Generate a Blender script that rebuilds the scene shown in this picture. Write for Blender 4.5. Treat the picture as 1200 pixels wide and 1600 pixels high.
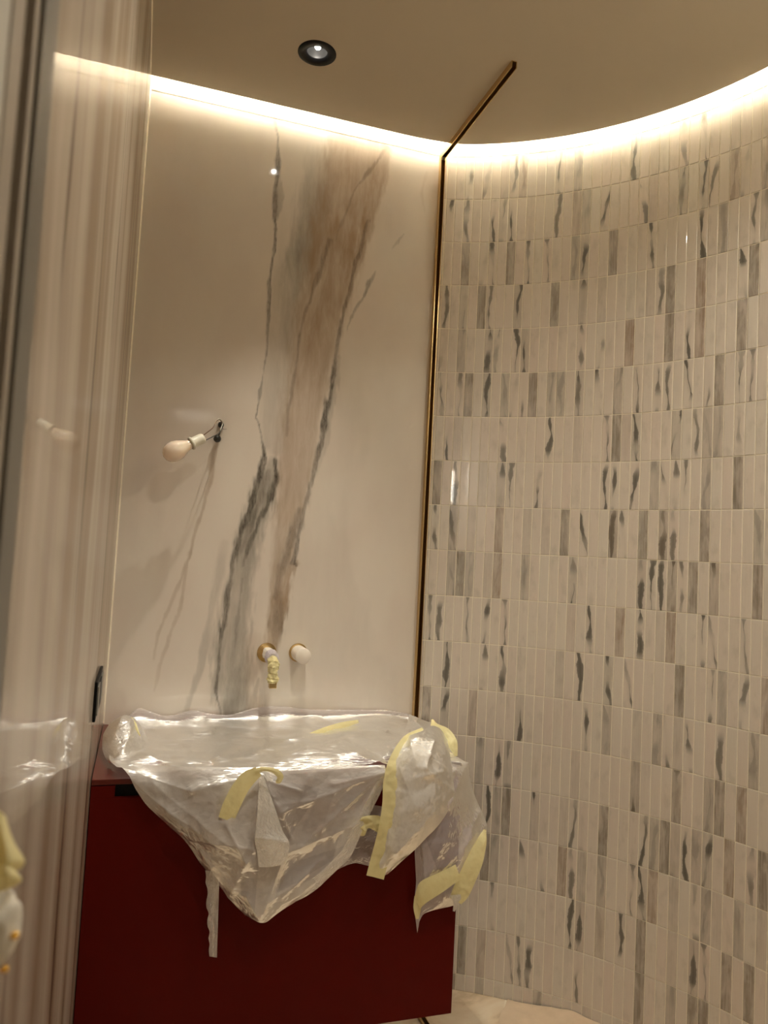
import bpy, bmesh, math, random
import numpy as np
from mathutils import Vector, Matrix, noise as mnoise
C = bpy.context.scene
for o in list(bpy.data.objects): bpy.data.objects.remove(o)
rnd = random.Random(7)

# ------------------------------------------------------------------ camera
FPX = 1171.2
CR = Vector((0.94997, -0.30787, 0.0526)).normalized()
CF = Vector((0.30468, 0.95051, 0.06082)).normalized()
CU = CR.cross(CF).normalized()
CR = CF.cross(CU).normalized()
cd = bpy.data.cameras.new('camera'); cam = bpy.data.objects.new('camera', cd)
C.collection.objects.link(cam); C.camera = cam
cam.matrix_world = Matrix(((CR.x, CU.x, -CF.x, 0), (CR.y, CU.y, -CF.y, 0), (CR.z, CU.z, -CF.z, 0), (0, 0, 0, 1)))
cd.sensor_fit = 'VERTICAL'; cd.sensor_height = 36; cd.sensor_width = 27; cd.lens = FPX/1600*36
cd.clip_start = 0.02
cd.dof.use_dof = True; cd.dof.focus_distance = 2.0; cd.dof.aperture_fstop = 6.6

# ------------------------------------------------------------------ world, exposure
w = bpy.data.worlds.new('world'); C.world = w; w.use_nodes = True
w.node_tree.nodes['Background'].inputs[0].default_value = (0.9, 0.8, 0.65, 1)
w.node_tree.nodes['Background'].inputs[1].default_value = 0.02
C.view_settings.view_transform = 'Standard'; C.view_settings.look = 'None'
C.view_settings.exposure = 0.98; C.view_settings.gamma = 1.0; C.view_settings.use_curve_mapping = False

WARM = (1.0, 0.94, 0.81)
LED = (1.0, 0.99, 0.88)
P_SPOT = 29.0     # watts of the downlight above the basin
P_FILL = 21.0    # each of the two unseen downlights added for fill
E_LED = 300.0      # strength of the cove strip
E_HALL = 8.0

# ------------------------------------------------------------------ dimensions
XL, YB, ZF, ZC = -0.07, 2.34, -1.365, 1.392     # left wall, back wall, floor, ceiling (camera at the origin)
ZTOP = 1.53                                     # top of the walls inside the cove
ZJ = 1.386                                      # joint below the top strip
CX, CY, CRAD = 0.51476, 1.26845, 1.13698        # curved wall in plan
S_START, S_J, TW, TH = 0.388, 0.407, 0.0303, 0.15
YN = 0.474                                       # near end of the room (door wall)
XCH = 0.8945
S_END = CRAD*math.pi/2 + (CY-YN)

def ray(x, y):
    return CR*(x-600)+CU*(800-y)+CF*FPX
def atY(x, y, Y): d = ray(x, y); return d*(Y/d.y)
def atZ(x, y, Z): d = ray(x, y); return d*(Z/d.z)
def proj(p): return 600+FPX*p.dot(CR)/p.dot(CF), 800-FPX*p.dot(CU)/p.dot(CF)

# ------------------------------------------------------------------ helpers
def link(o, parent=None):
    C.collection.objects.link(o)
    if parent: o.parent = parent
    return o
def obj(name, bm, mat, parent=None, smooth=False, loc=None):
    me = bpy.data.meshes.new(name)
    bmesh.ops.recalc_face_normals(bm, faces=bm.faces[:])
    bm.to_mesh(me); bm.free()
    if smooth:
        for p in me.polygons: p.use_smooth = True
    o = bpy.data.objects.new(name, me)
    if mat: me.materials.append(mat)
    link(o, parent)
    if parent is not None: o.matrix_parent_inverse = parent.matrix_world.inverted()
    if loc: o.location = loc
    return o
def pymesh(name, v, f, mat, parent=None, smooth=False):
    me = bpy.data.meshes.new(name); me.from_pydata([tuple(p) for p in v], [], f); me.update()
    if smooth:
        for p in me.polygons: p.use_smooth = True
    if mat: me.materials.append(mat)
    o = bpy.data.objects.new(name, me); link(o, parent)
    if parent is not None: o.matrix_parent_inverse = parent.matrix_world.inverted()
    return o
def tag(o, label=None, cat=None, group=None, kind=None):
    if label: o['label'] = label
    if cat: o['category'] = cat
    if group: o['group'] = group
    if kind: o['kind'] = kind
    return o
def empty(name, loc, label, cat, group=None):
    o = bpy.data.objects.new(name, None); o.location = loc; link(o)
    bpy.context.view_layer.update()
    o.empty_display_size = .05
    return tag(o, label, cat, group)
def box(bm, x0, x1, y0, y1, z0, z1, bev=0.0, seg=2):
    r = bmesh.ops.create_cube(bm, size=1)
    M = Matrix.Translation(((x0+x1)/2, (y0+y1)/2, (z0+z1)/2)) @ Matrix.Diagonal((abs(x1-x0), abs(y1-y0), abs(z1-z0), 1))
    bmesh.ops.transform(bm, matrix=M, verts=r['verts'])
    if bev:
        es = list({e for v in r['verts'] for e in v.link_edges})
        bmesh.ops.bevel(bm, geom=es, offset=bev, segments=seg, affect='EDGES', profile=.6)
    return bm
def newbox(*a, **k): return box(bmesh.new(), *a, **k)
def lathe(bm, prof, M=Matrix(), n=32, cap0=False, cap1=False):
    rings = []
    for r, h in prof:
        rings.append([bm.verts.new(M @ Vector((r*math.cos(2*math.pi*i/n), r*math.sin(2*math.pi*i/n), h))) for i in range(n)])
    for a, b in zip(rings, rings[1:]):
        for i in range(n):
            bm.faces.new((a[i], a[(i+1) % n], b[(i+1) % n], b[i]))
    if cap0: bm.faces.new(list(reversed(rings[0])))
    if cap1: bm.faces.new(rings[-1])
    return bm
def frame(p, d):
    return Matrix.Translation(p) @ Vector(d).normalized().to_track_quat('Z', 'Y').to_matrix().to_4x4()
def crm(P, n):
    """Catmull-Rom through the points P (k,d), n samples, uniform parameter"""
    P = np.asarray(P, float); k = len(P)
    Q = np.vstack([2*P[0]-P[1], P, 2*P[-1]-P[-2]])
    t = np.linspace(0, k-1-1e-9, n); i = t.astype(int); u = (t-i)[:, None]
    p0, p1, p2, p3 = Q[i], Q[i+1], Q[i+2], Q[i+3]
    return .5*((2*p1)+(-p0+p2)*u+(2*p0-5*p1+4*p2-p3)*u*u+(-p0+3*p1-3*p2+p3)*u**3)
def tube(bm, pts, rad, n=12, samples=40, cap=True):
    P = crm([tuple(p) for p in pts], samples)
    rr = crm(np.array(rad if hasattr(rad, '__len__') else [rad]*len(pts))[:, None], samples)[:, 0]
    up = Vector((.1, .2, 1)); rings = []
    for i, p in enumerate(P):
        t = Vector(P[min(i+1, len(P)-1)]-P[max(i-1, 0)]).normalized()
        a = t.cross(up).normalized(); b = t.cross(a).normalized(); up = b.cross(t) if False else up
        rings.append([bm.verts.new(Vector(p)+(a*math.cos(2*math.pi*j/n)+b*math.sin(2*math.pi*j/n))*rr[i]) for j in range(n)])
    for q, r in zip(rings, rings[1:]):
        for j in range(n): bm.faces.new((q[j], q[(j+1) % n], r[(j+1) % n], r[j]))
    if cap: bm.faces.new(list(reversed(rings[0]))); bm.faces.new(rings[-1])
    return bm

# value noise in numpy
def vnoise(x, y, seed=0):
    xi = np.floor(x).astype(np.int64); yi = np.floor(y).astype(np.int64); fx = x-xi; fy = y-yi
    fx = fx*fx*(3-2*fx); fy = fy*fy*(3-2*fy)
    def h(a, b):
        n = (a*374761393+b*668265263+seed*974634721) & 0xffffffff
        n = ((n ^ (n >> 13))*1274126177) & 0xffffffff
        return ((n ^ (n >> 16)) & 0xffff)/65535.0
    return (h(xi, yi)*(1-fx)+h(xi+1, yi)*fx)*(1-fy)+(h(xi, yi+1)*(1-fx)+h(xi+1, yi+1)*fx)*fy
def fbm(x, y, seed=0, o=4):
    r = 0; a = .5
    for i in range(o):
        r = r+a*vnoise(x, y, seed+i*13); x = x*2.03; y = y*2.03; a *= .5
    return r/(1-.5**o)

# ------------------------------------------------------------------ materials
class NT:
    def __init__(s, name):
        s.m = bpy.data.materials.new(name); s.m.use_nodes = True; s.t = s.m.node_tree; s.n = s.t.nodes
        s.b = s.n['Principled BSDF']; s.out = s.n['Material Output']
    def new(s, typ, **k):
        q = s.n.new(typ)
        for a, v in k.items(): setattr(q, a, v)
        return q
    def lk(s, a, b): s.t.links.new(a, b)
    def val(s, sock, v):
        if hasattr(v, 'is_output') or isinstance(v, bpy.types.NodeSocket): s.lk(v, sock)
        else: sock.default_value = v
    def math(s, op, a, b=0.0, clamp=False):
        q = s.new('ShaderNodeMath', operation=op); q.use_clamp = clamp
        s.val(q.inputs[0], a); s.val(q.inputs[1], b); return q.outputs[0]
    def mix(s, f, a, b, mode='MIX'):
        q = s.new('ShaderNodeMix', data_type='RGBA', blend_type=mode)
        s.val(q.inputs[0], f); s.val(q.inputs[6], a); s.val(q.inputs[7], b); return q.outputs[2]
    def noise(s, vec, scale, detail=4, rough=.5, dist=0.0):
        q = s.new('ShaderNodeTexNoise'); q.inputs['Scale'].default_value = scale
        q.inputs['Detail'].default_value = detail; q.inputs['Roughness'].default_value = rough
        q.inputs['Distortion'].default_value = dist
        if vec is not None: s.lk(vec, q.inputs['Vector'])
        return q.outputs['Fac']
    def ramp(s, f, *st):
        q = s.new('ShaderNodeValToRGB'); e = q.color_ramp.elements
        while len(e) > 1: e.remove(e[-1])
        e[0].position = st[0][0]; e[0].color = (*st[0][1], 1) if hasattr(st[0][1], '__len__') else (st[0][1],)*3+(1,)
        for p, c in st[1:]:
            x = e.new(p); x.color = (*c, 1) if hasattr(c, '__len__') else (c,)*3+(1,)
        s.lk(f, q.inputs[0]); return q.outputs[0]
    def mapping(s, vec, sc=(1, 1, 1), loc=(0, 0, 0), rot=(0, 0, 0)):
        q = s.new('ShaderNodeMapping'); q.inputs['Scale'].default_value = sc; q.inputs['Location'].default_value = loc
        q.inputs['Rotation'].default_value = rot; s.lk(vec, q.inputs['Vector']); return q.outputs[0]
    def attr(s, name): return s.new('ShaderNodeAttribute', attribute_name=name)
    def pos(s): return s.new('ShaderNodeNewGeometry').outputs['Position']
    def bump(s, h, st=.3, d=.001):
        q = s.new('ShaderNodeBump'); q.inputs['Strength'].default_value = st; q.inputs['Distance'].default_value = d
        s.lk(h, q.inputs['Height']); s.lk(q.outputs[0], s.b.inputs['Normal'])
    def base(s, col, rough=.5, metal=0.0, spec=.5, coat=0.0, coatr=.03):
        s.val(s.b.inputs['Base Color'], col if not isinstance(col, tuple) else (*col, 1)[:4])
        s.val(s.b.inputs['Roughness'], rough); s.b.inputs['Metallic'].default_value = metal
        s.b.inputs['Specular IOR Level'].default_value = spec
        s.b.inputs['Coat Weight'].default_value = coat; s.b.inputs['Coat Roughness'].default_value = coatr
        return s.m

def m_plain(name, col, rough=.5, metal=0.0, spec=.5, var=.08, scale=20.):
    t = NT(name); n = t.noise(t.pos(), scale)
    c = t.mix(n, tuple(x*(1-var) for x in col)+(1,), tuple(min(1, x*(1+var)) for x in col)+(1,))
    return t.base(c, rough, metal, spec)

BASE = (0.735, 0.665, 0.575)
def mat_slab():
    t = NT('marble_slab')
    a = t.attr('veins').outputs['Color']
    sp = t.new('ShaderNodeSeparateColor'); t.lk(a, sp.inputs[0]); g, b, k = sp.outputs
    p = t.pos()
    n1 = t.noise(t.mapping(p, (1, 1, .22), rot=(0, .14, 0)), 30, 6, .6, .3)
    n2 = t.noise(t.mapping(p, (1, 1, .5)), 7, 4, .5)
    c = t.mix(t.ramp(n2, (.35, 0.), (.7, 1.)), (*BASE, 1), (0.70, 0.615, 0.53, 1))
    sm = t.ramp(n1, (.30, .45), (.5, .75), (.68, 1.0))
    c = t.mix(t.math('MULTIPLY', g, sm, True), c, (.225, .205, .165, 1))
    c = t.mix(t.math('MULTIPLY', b, t.math('MULTIPLY', sm, 1.25), True), c, (.36, .255, .165, 1))
    n3 = t.noise(t.mapping(p, (1, 1, .3)), 150, 4, .7)
    c = t.mix(t.math('MULTIPLY', k, t.math('ADD', t.math('MULTIPLY', n3, 1.1), .22), True), c, (.07, .058, .045, 1))
    return t.base(c, .06, 0, .5)
def mat_side():
    # the side slab: long streaks that run up the wall
    t = NT('marble_streaked'); p = t.pos()
    d = t.noise(p, 1.6, 2, .5)
    v = t.new('ShaderNodeVectorMath', operation='ADD'); t.lk(t.mapping(p, (0, 1, .05), rot=(.05, 0, 0)), v.inputs[0])
    cv = t.new('ShaderNodeCombineXYZ'); t.lk(t.math('MULTIPLY', d, .12), cv.inputs[1]); t.lk(cv.outputs[0], v.inputs[1])
    n = t.noise(v.outputs[0], 5.5, 7, .62)
    n2 = t.noise(v.outputs[0], 13, 5, .6)
    c = t.mix(t.ramp(n, (.40, 0.), (.5, .4), (.60, 1.)), (.68, .59, .49, 1), (.40, .30, .21, 1))
    c = t.mix(t.ramp(n2, (.36, .9), (.41, 0.)), c, (.15, .10, .06, 1))
    t.base(c, .35, 0, .1)
    gl = t.new('ShaderNodeBsdfGlossy'); gl.inputs['Roughness'].default_value = .004
    fr = t.new('ShaderNodeFresnel'); fr.inputs[0].default_value = 1.5
    m = t.new('ShaderNodeMixShader'); t.lk(t.math('MULTIPLY', fr.outputs[0], .64), m.inputs[0]); t.lk(t.b.outputs[0], m.inputs[1]); t.lk(gl.outputs[0], m.inputs[2])
    t.lk(m.outputs[0], t.out.inputs[0]); return t.m
def mat_tile():
    t = NT('tile_glaze')
    uv = t.attr('tuv').outputs['Vector']; su = t.new('ShaderNodeSeparateXYZ'); t.lk(uv, su.inputs[0])
    u, v, seed = su.outputs
    tp = t.attr('tpar').outputs['Color']; sc = t.new('ShaderNodeSeparateColor'); t.lk(tp, sc.inputs[0])
    full, vein, hue = sc.outputs
    def vec(ku, kv, ks):
        c = t.new('ShaderNodeCombineXYZ'); t.lk(t.math('MULTIPLY', u, ku), c.inputs[0]); t.lk(t.math('MULTIPLY', v, kv), c.inputs[1])
        t.lk(t.math('MULTIPLY', seed, ks), c.inputs[2]); return c.outputs[0]
    # base tint of the whole tile
    tint = t.noise(vec(0, 0, 53.7), 1.0, 1)
    c = t.mix(t.ramp(tint, (.3, 0.), (.7, 1.)), (.70, .64, .545, 1), (.70, .60, .515, 1))
    # soft clouds
    cl = t.noise(vec(.6, 1.4, 17.3), 1.5, 4, .55)
    c = t.mix(t.math('MULTIPLY', t.ramp(cl, (.55, 0.), (.72, 1.)), .35), c, (.40, .36, .29, 1))
    dark = t.mix(hue, (.20, .18, .14, 1), (.235, .15, .085, 1))
    # full tone with upright streaks
    st = t.noise(vec(5, .7, 31.1), 1.0, 5, .6, .4)
    fm = t.math('MULTIPLY', full, t.math('ADD', t.math('MULTIPLY', t.ramp(st, (.3, 0.), (.65, 1.)), .55), .5), True)
    md = t.noise(vec(1.1, 1.6, 61.0), 1.2, 4, .6, .5)
    fm = t.math('MULTIPLY', fm, t.ramp(md, (.34, .45), (.6, 1.)))
    c = t.mix(fm, c, dark)
    # a vein that wanders across the tile
    n1 = t.noise(vec(0, 1.3, 71.9), 1.0, 2, .45)
    n2 = t.noise(vec(0, 2.2, 11.3), 1.0, 1)
    sl = t.math('MULTIPLY', t.math('SUBTRACT', t.noise(vec(0, 0, 91.7), 1.0, 0), .5), 5.0)
    cen = t.math('ADD', t.math('ADD', .5, t.math('MULTIPLY', t.math('SUBTRACT', n1, .5), 1.25)), t.math('MULTIPLY', t.math('SUBTRACT', v, .5), sl))
    dd = t.math('ABSOLUTE', t.math('SUBTRACT', u, cen))
    nf = t.noise(vec(5, 12, 23.0), 1.0, 4, .7)
    th = t.math('ADD', .05, t.math('MULTIPLY', t.ramp(n2, (.38, 0.), (.68, 1.)), .42))
    th = t.math('MULTIPLY', th, t.math('ADD', .35, t.math('MULTIPLY', nf, 1.2)))
    core = t.math('SUBTRACT', 1.0, t.math('DIVIDE', dd, th), True)
    core = t.ramp(core, (.05, 0.), (.28, .85), (1., 1.))
    ends = t.noise(vec(0, 1.2, 43.0), 1.0, 1)
    core = t.math('MULTIPLY', core, t.ramp(ends, (.42, 0.), (.55, 1.)))
    halo = t.math('MULTIPLY', t.math('SUBTRACT', 1.0, t.math('DIVIDE', dd, .42), True), .45)
    c = t.mix(t.math('MULTIPLY', vein, t.math('MULTIPLY', halo, t.ramp(ends, (.3, .1), (.6, 1.)))), c, (.36, .32, .25, 1))
    c = t.mix(t.math('MULTIPLY', vein, core, True), c, t.mix(hue, (.075, .066, .05, 1), (.16, .10, .05, 1)))
    gr = t.noise(vec(22, 1.5, 5.0), 1.0, 3, .6)
    c = t.mix(.10, c, t.ramp(gr, (.3, (.45, .42, .36)), (.7, (.9, .86, .78))))
    return t.base(c, .25, 0, .4, .45, .035)
def mat_metal(name, col, rough, var=.1):
    t = NT(name); n = t.noise(t.mapping(t.pos(), (60, 60, 2)), 6, 3)
    return t.base((*col, 1), t.math('ADD', rough, t.math('MULTIPLY', n, var)), 1.0)
def mat_film(name, col, rough=.36, trans=.38):
    """thin milky plastic; 'dens' on the mesh says how many layers lie on each other"""
    t = NT(name)
    tr = t.new('ShaderNodeBsdfTransparent'); tr.inputs[0].default_value = (1, 1, 1, 1)
    df = t.new('ShaderNodeBsdfDiffuse'); df.inputs[0].default_value = (*col, 1)
    tl = t.new('ShaderNodeBsdfTranslucent'); tl.inputs[0].default_value = (*col, 1)
    gl = t.new('ShaderNodeBsdfGlossy'); gl.inputs['Roughness'].default_value = rough; gl.inputs[0].default_value = (1, 1, 1, 1)
    m1 = t.new('ShaderNodeMixShader'); m1.inputs[0].default_value = trans; t.lk(df.outputs[0], m1.inputs[1]); t.lk(tl.outputs[0], m1.inputs[2])
    n = t.noise(t.pos(), 11, 3, .55)
    lw = t.new('ShaderNodeLayerWeight'); lw.inputs[0].default_value = .3
    dens = t.attr('dens').outputs['Fac']
    al = t.math('ADD', t.math('ADD', t.math('SUBTRACT', dens, .06), t.math('MULTIPLY', n, .12)), t.math('MULTIPLY', lw.outputs['Facing'], .16), True)
    m2 = t.new('ShaderNodeMixShader'); t.lk(al, m2.inputs[0]); t.lk(tr.outputs[0], m2.inputs[1]); t.lk(m1.outputs[0], m2.inputs[2])
    fr = t.new('ShaderNodeFresnel'); fr.inputs[0].default_value = 1.42
    bp = t.new('ShaderNodeBump'); bp.inputs['Strength'].default_value = .6; bp.inputs['Distance'].default_value = .0035
    vo = t.new('ShaderNodeTexVoronoi'); vo.inputs['Scale'].default_value = 22
    wv = t.new('ShaderNodeVectorMath', operation='ADD'); t.lk(t.pos(), wv.inputs[0])
    nz = t.new('ShaderNodeTexNoise'); nz.inputs['Scale'].default_value = 9; sv = t.new('ShaderNodeVectorMath', operation='SCALE'); sv.inputs['Scale'].default_value = .12
    t.lk(nz.outputs['Color'], sv.inputs[0]); t.lk(sv.outputs[0], wv.inputs[1]); t.lk(wv.outputs[0], vo.inputs['Vector'])
    h = t.math('ADD', vo.outputs['Distance'], t.math('MULTIPLY', t.noise(t.pos(), 48, 4, .6, .5), .5)); t.lk(h, bp.inputs['Height'])
    for q in (df, tl, gl, fr): t.lk(bp.outputs[0], q.inputs['Normal'])
    m3 = t.new('ShaderNodeMixShader'); t.lk(fr.outputs[0], m3.inputs[0]); t.lk(m2.outputs[0], m3.inputs[1]); t.lk(gl.outputs[0], m3.inputs[2])
    t.lk(m3.outputs[0], t.out.inputs[0]); t.n.remove(t.b)
    return t.m
def mat_tape():
    t = NT('masking_tape'); n = t.noise(t.pos(), 60, 4, .6)
    c = t.mix(n, (.86, .76, .38, 1), (.95, .88, .52, 1)); t.base(c, .5, 0, .4)
    t.b.inputs['Subsurface Weight'].default_value = 0
    tl = t.new('ShaderNodeBsdfTranslucent'); t.lk(c, tl.inputs[0])
    m = t.new('ShaderNodeMixShader'); m.inputs[0].default_value = .25; t.lk(t.b.outputs[0], m.inputs[1]); t.lk(tl.outputs[0], m.inputs[2])
    t.lk(m.outputs[0], t.out.inputs[0]); t.bump(t.noise(t.pos(), 90, 3), .5, .002); return t.m
def mat_emit(name, col, s):
    t = NT(name); e = t.new('ShaderNodeEmission'); e.inputs[0].default_value = (*col, 1); e.inputs[1].default_value = s
    t.lk(e.outputs[0], t.out.inputs[0]); t.n.remove(t.b); return t.m
def mat_floor():
    t = NT('beige_marble_floor'); p = t.pos()
    n = t.noise(p, 5, 7, .62, 1.2)
    c = t.ramp(n, (.3, (.52, .38, .24)), (.48, (.78, .62, .43)), (.7, (.86, .74, .56)))
    return t.base(c, .18, 0, .5, .3, .05)
def mat_kraft():
    t = NT('protective_paper'); n = t.noise(t.pos(), 9, 6, .6)
    c = t.ramp(n, (.3, (.60, .46, .31)), (.7, (.76, .60, .43)))
    t.base(c, .55, 0, .35); t.bump(t.noise(t.pos(), 30, 5, .6), .3, .003); return t.m
def mat_lacquer(name, col):
    t = NT(name); n = t.noise(t.pos(), 300, 2)
    t.base((*col, 1), t.math('ADD', .27, t.math('MULTIPLY', n, .05)), 0, .5); return t.m

M_SLAB = mat_slab(); M_SIDE = mat_side(); M_TILE = mat_tile()
M_GROUT = m_plain('grout', (.90, .83, .68), .85, spec=.2)
M_PAINT = m_plain('ceiling_paint', (.62, .55, .43), .9, spec=.2, var=.02, scale=3)
M_COVE = m_plain('cove_paint', (.80, .76, .68), .9, spec=.2, var=.02)
M_WALLP = m_plain('hall_paint', (.66, .62, .54), .9, spec=.2, var=.03)
M_BRASS = mat_metal('brushed_brass', (.74, .54, .26), .20, .03)
M_GOLD = mat_metal('polished_gold', (.95, .60, .14), .12)
M_BRASSD = mat_metal('dark_brass', (.07, .035, .014), .35, .03)
M_STEEL = m_plain('frame_grey', (.17, .155, .13), .45, 0, .5)
M_STEELL = m_plain('frame_taupe', (.40, .34, .27), .5, 0, .5)
M_RUBBER = m_plain('black_seal', (.02, .014, .01), .7)
M_BLACK = m_plain('matt_black', (.003, .003, .0035), .5, 0, .15, var=.2)
M_RED = m_plain('red_lacquer', (.085, .002, .0004), .5, 0, .10, var=.03)
M_REDTOP = mat_lacquer('red_lacquer_top', (.09, .005, .002))
M_FILM = mat_film('plastic_film', (.90, .85, .80))
M_FILM2 = mat_film('plastic_film_thin', (.90, .82, .83))
M_FILM3 = mat_film('plastic_film_folded', (.93, .89, .84))
DENS = {}
M_TAPE = mat_tape()
M_WHITE = m_plain('white_cap', (.84, .76, .66), .45, var=.03)
M_CERAM = m_plain('ceramic_socket', (.74, .70, .58), .35, var=.04)
M_FLOOR = mat_floor(); M_KRAFT = mat_kraft()
M_SEAL = m_plain('sealant', (.88, .80, .64), .4, var=.02)
M_LED = mat_emit('led_strip_glow', LED, E_LED)
M_LAMP = mat_emit('lamp_glow', (1.0, .92, .80), 70.)
M_GLINT = mat_emit('glint_glow', (1.0, .93, .80), 26.)  # glow of the added box that makes the tile glints
M_OPAL = mat_emit('opal_glow', (1.0, .92, .80), 1.1)

# ------------------------------------------------------------------ setting: shell
def curve_pt(s, off=0.0):
    """plan point on the tiled wall at arc length s from the top of the circle; off = towards the room"""
    if s <= CRAD*math.pi/2:
        a = s/CRAD; return (CX+(CRAD-off)*math.sin(a), CY+(CRAD-off)*math.cos(a))
    return (CX+CRAD-off, CY-(s-CRAD*math.pi/2))

# back wall slab with its traced veins
def px2(P):
    r = []
    for x, y in P:
        q = atY(x, y, YB); r.append((q.x, q.z))
    return np.array(r)
def build_back():
    xs = np.arange(XL-.004, XCH+.006, .0032); 
    zs = np.arange(-.62, ZJ-.0008, .0042); zs[-1] = ZJ-.0012
    X, Z = np.meshgrid(xs, zs)
    wx = X+(fbm(X*55, Z*14, 3)-.5)*.016+(fbm(X*9, Z*4, 9)-.5)*.014
    wz = Z+(fbm(X*20, Z*20, 5)-.5)*.02
    Z0_ = 0; G = np.zeros_like(X); B = np.zeros_like(X); K = np.zeros_like(X)
    fray = fbm(X*120, Z*22, 21, 4)
    def line(P, wid, st, chan, soft=1.0, fr=.7):
        P = np.array([(p[0], p[1]) for p in P]); Q = px2(P)
        n = len(Q); wd = np.interp(np.linspace(0, 1, n), np.linspace(0, 1, len(wid)), wid)*.00205
        ss = np.interp(np.linspace(0, 1, n), np.linspace(0, 1, len(st)), st)
        best = np.zeros_like(X)
        for i in range(n-1):
            a, b = Q[i], Q[i+1]; m = max(wd[i], wd[i+1])*2+.03
            xa, xb = min(a[0], b[0])-m, max(a[0], b[0])+m; za, zb = min(a[1], b[1])-m, max(a[1], b[1])+m
            j0, j1 = np.searchsorted(xs, [xa, xb]); i0, i1 = np.searchsorted(zs, [za, zb])
            if j0 >= j1 or i0 >= i1: continue
            sx = wx[i0:i1, j0:j1]; sz = wz[i0:i1, j0:j1]
            ab = b-a; L = ab@ab
            t = np.clip(((sx-a[0])*ab[0]+(sz-a[1])*ab[1])/L, 0, 1)
            d = np.hypot(sx-a[0]-t*ab[0], sz-a[1]-t*ab[1])
            ww = (wd[i]+(wd[i+1]-wd[i])*t)*.5*(1+fr*(fray[i0:i1, j0:j1]-.5)*2)
            s_ = ss[i]+(ss[i+1]-ss[i])*t
            e = np.clip((ww*(1+soft*.5)-d)/np.maximum(ww*soft, .0012), 0, 1); e = e*e*(3-2*e)*s_
            best[i0:i1, j0:j1] = np.maximum(best[i0:i1, j0:j1], e)
        np.copyto(chan, np.maximum(chan, best))
    # broad bands: warm tint between the outer veins
    line([(560, 225), (540, 300), (520, 400), (500, 500), (480, 600), (465, 700), (452, 800), (440, 880), (430, 960), (424, 1015)], [95, 90, 84, 76, 66, 58, 44, 30, 24, 20], [.5, .72, .85, .72, .6, .55, .55, .6, .8, .85], B, .7, .25)
    line([(500, 250), (490, 320), (470, 400), (455, 470), (445, 540), (438, 620), (432, 700)], [40, 46, 44, 40, 34, 26, 20], [.2, .7, .85, .65, .45, .35, .3], G, 1.2, .3)
    line([(508, 290), (505, 330), (495, 380), (478, 440)], [14, 22, 18, 8], [.2, .75, .6, .1], G, .9, .6)
    line([(600, 235), (585, 290), (572, 350), (560, 400), (548, 450)], [20, 30, 24, 18, 10], [.5, .8, .85, .75, .6], B, .8, .4)
    line([(452, 330), (445, 420), (436, 520), (426, 620), (420, 690)], [30, 34, 34, 30, 22], [.05, .3, .38, .36, .32], G, 1.2, .2)
    # lower grey band under the dark cluster
    line([(428, 725), (410, 780), (390, 840), (378, 900), (368, 960), (362, 1020), (362, 1060), (372, 1120)], [26, 38, 36, 34, 42, 52, 56, 56], [.5, .9, .85, .65, .65, .75, .8, .8], G, .8, .4)
    line([(372, 1040), (374, 1075), (378, 1120)], [16, 26, 22], [.2, .8, .7], G, 1.0, .8)
    line([(395, 1000), (398, 1050), (398, 1120)], [26, 24, 22], [.25, .3, .3], B, 1.2, .3)
    # warm band low down, towards the spout
    line([(462, 880), (448, 900), (438, 935), (432, 975), (420, 1010)], [10, 16, 26, 24, 20], [.6, .7, .85, .8, .4], B, .7, .6)
    line([(436, 930), (434, 975), (430, 1020)], [12, 22, 12], [.3, .45, .0], K, 1.1, .8)
    line([(404, 1060), (400, 1085), (402, 1110)], [5, 7, 4], [.5, .5, .3], G, .8, .8)
    # dark veins
    line([(428, 188), (433, 215), (432, 250), (430, 300), (431, 345), (427, 400), (422, 455), (421, 490), (418, 530), (413, 580), (406, 625), (402, 652), (408, 680), (413, 706), (414, 722)], [7, 3, 8, 7, 6, 3, 4.5, 5, 3, 2.5, 3, 3.5, 2.5, 5, 7], [.45, .5, .85, .7, .8, .75, .7, .7, .6, .55, .7, .7, .6, .9, .9], K, .9, .7)
    line([(435, 270), (436, 310), (433, 345)], [4, 13, 5], [.4, .75, .5], G, 1.0, .6)
    line([(414, 715), (406, 750), (396, 785), (380, 825), (369, 865), (362, 905), (354, 945), (348, 985), (345, 1010), (338, 1048), (340, 1085), (346, 1120)], [9, 10, 11, 9, 7, 5, 6, 7, 3, 4, 4, 3], [.95, .95, .9, .9, .8, .55, .75, .8, .5, .7, .7, .5], K, .9, .8)
    line([(430, 718), (432, 745), (422, 780), (406, 815), (392, 845), (380, 885)], [7, 9, 8, 8, 7, 4], [.85, .9, .85, .8, .7, .4], K, 1.0, .9)
    line([(420, 735), (408, 775), (392, 820), (378, 860)], [10, 12, 10, 6], [.4, .5, .5, .3], K, 1.3, 1.)
    line([(378, 905), (372, 960), (366, 1010)], [3, 3, 2], [.4, .3, .2], K, 1.0, .8)
    line([(604, 232), (590, 250), (575, 270), (560, 288), (548, 310), (535, 345), (522, 375)], [5, 5, 6, 3, 3, 3, 2], [.3, .5, .6, .4, .4, .35, .2], K, 1.2, .8)
    line([(575, 345), (566, 380), (556, 410), (548, 445), (540, 480), (532, 520), (525, 560), (520, 600), (512, 630), (505, 665), (498, 700), (490, 735), (484, 765), (474, 800), (468, 830), (462, 860), (456, 880), (462, 884)], [5, 7, 6, 6, 5, 6, 5, 8, 11, 10, 8, 6, 4, 6, 9, 8, 8, 5], [.4, .65, .6, .65, .55, .65, .6, .85, .95, .9, .75, .6, .5, .6, .75, .75, .8, .8], K, 1.0, .75)
    line([(530, 560), (518, 620), (505, 690), (494, 740)], [8, 18, 16, 8], [.3, .55, .5, .2], G, .9, .5)
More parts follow.
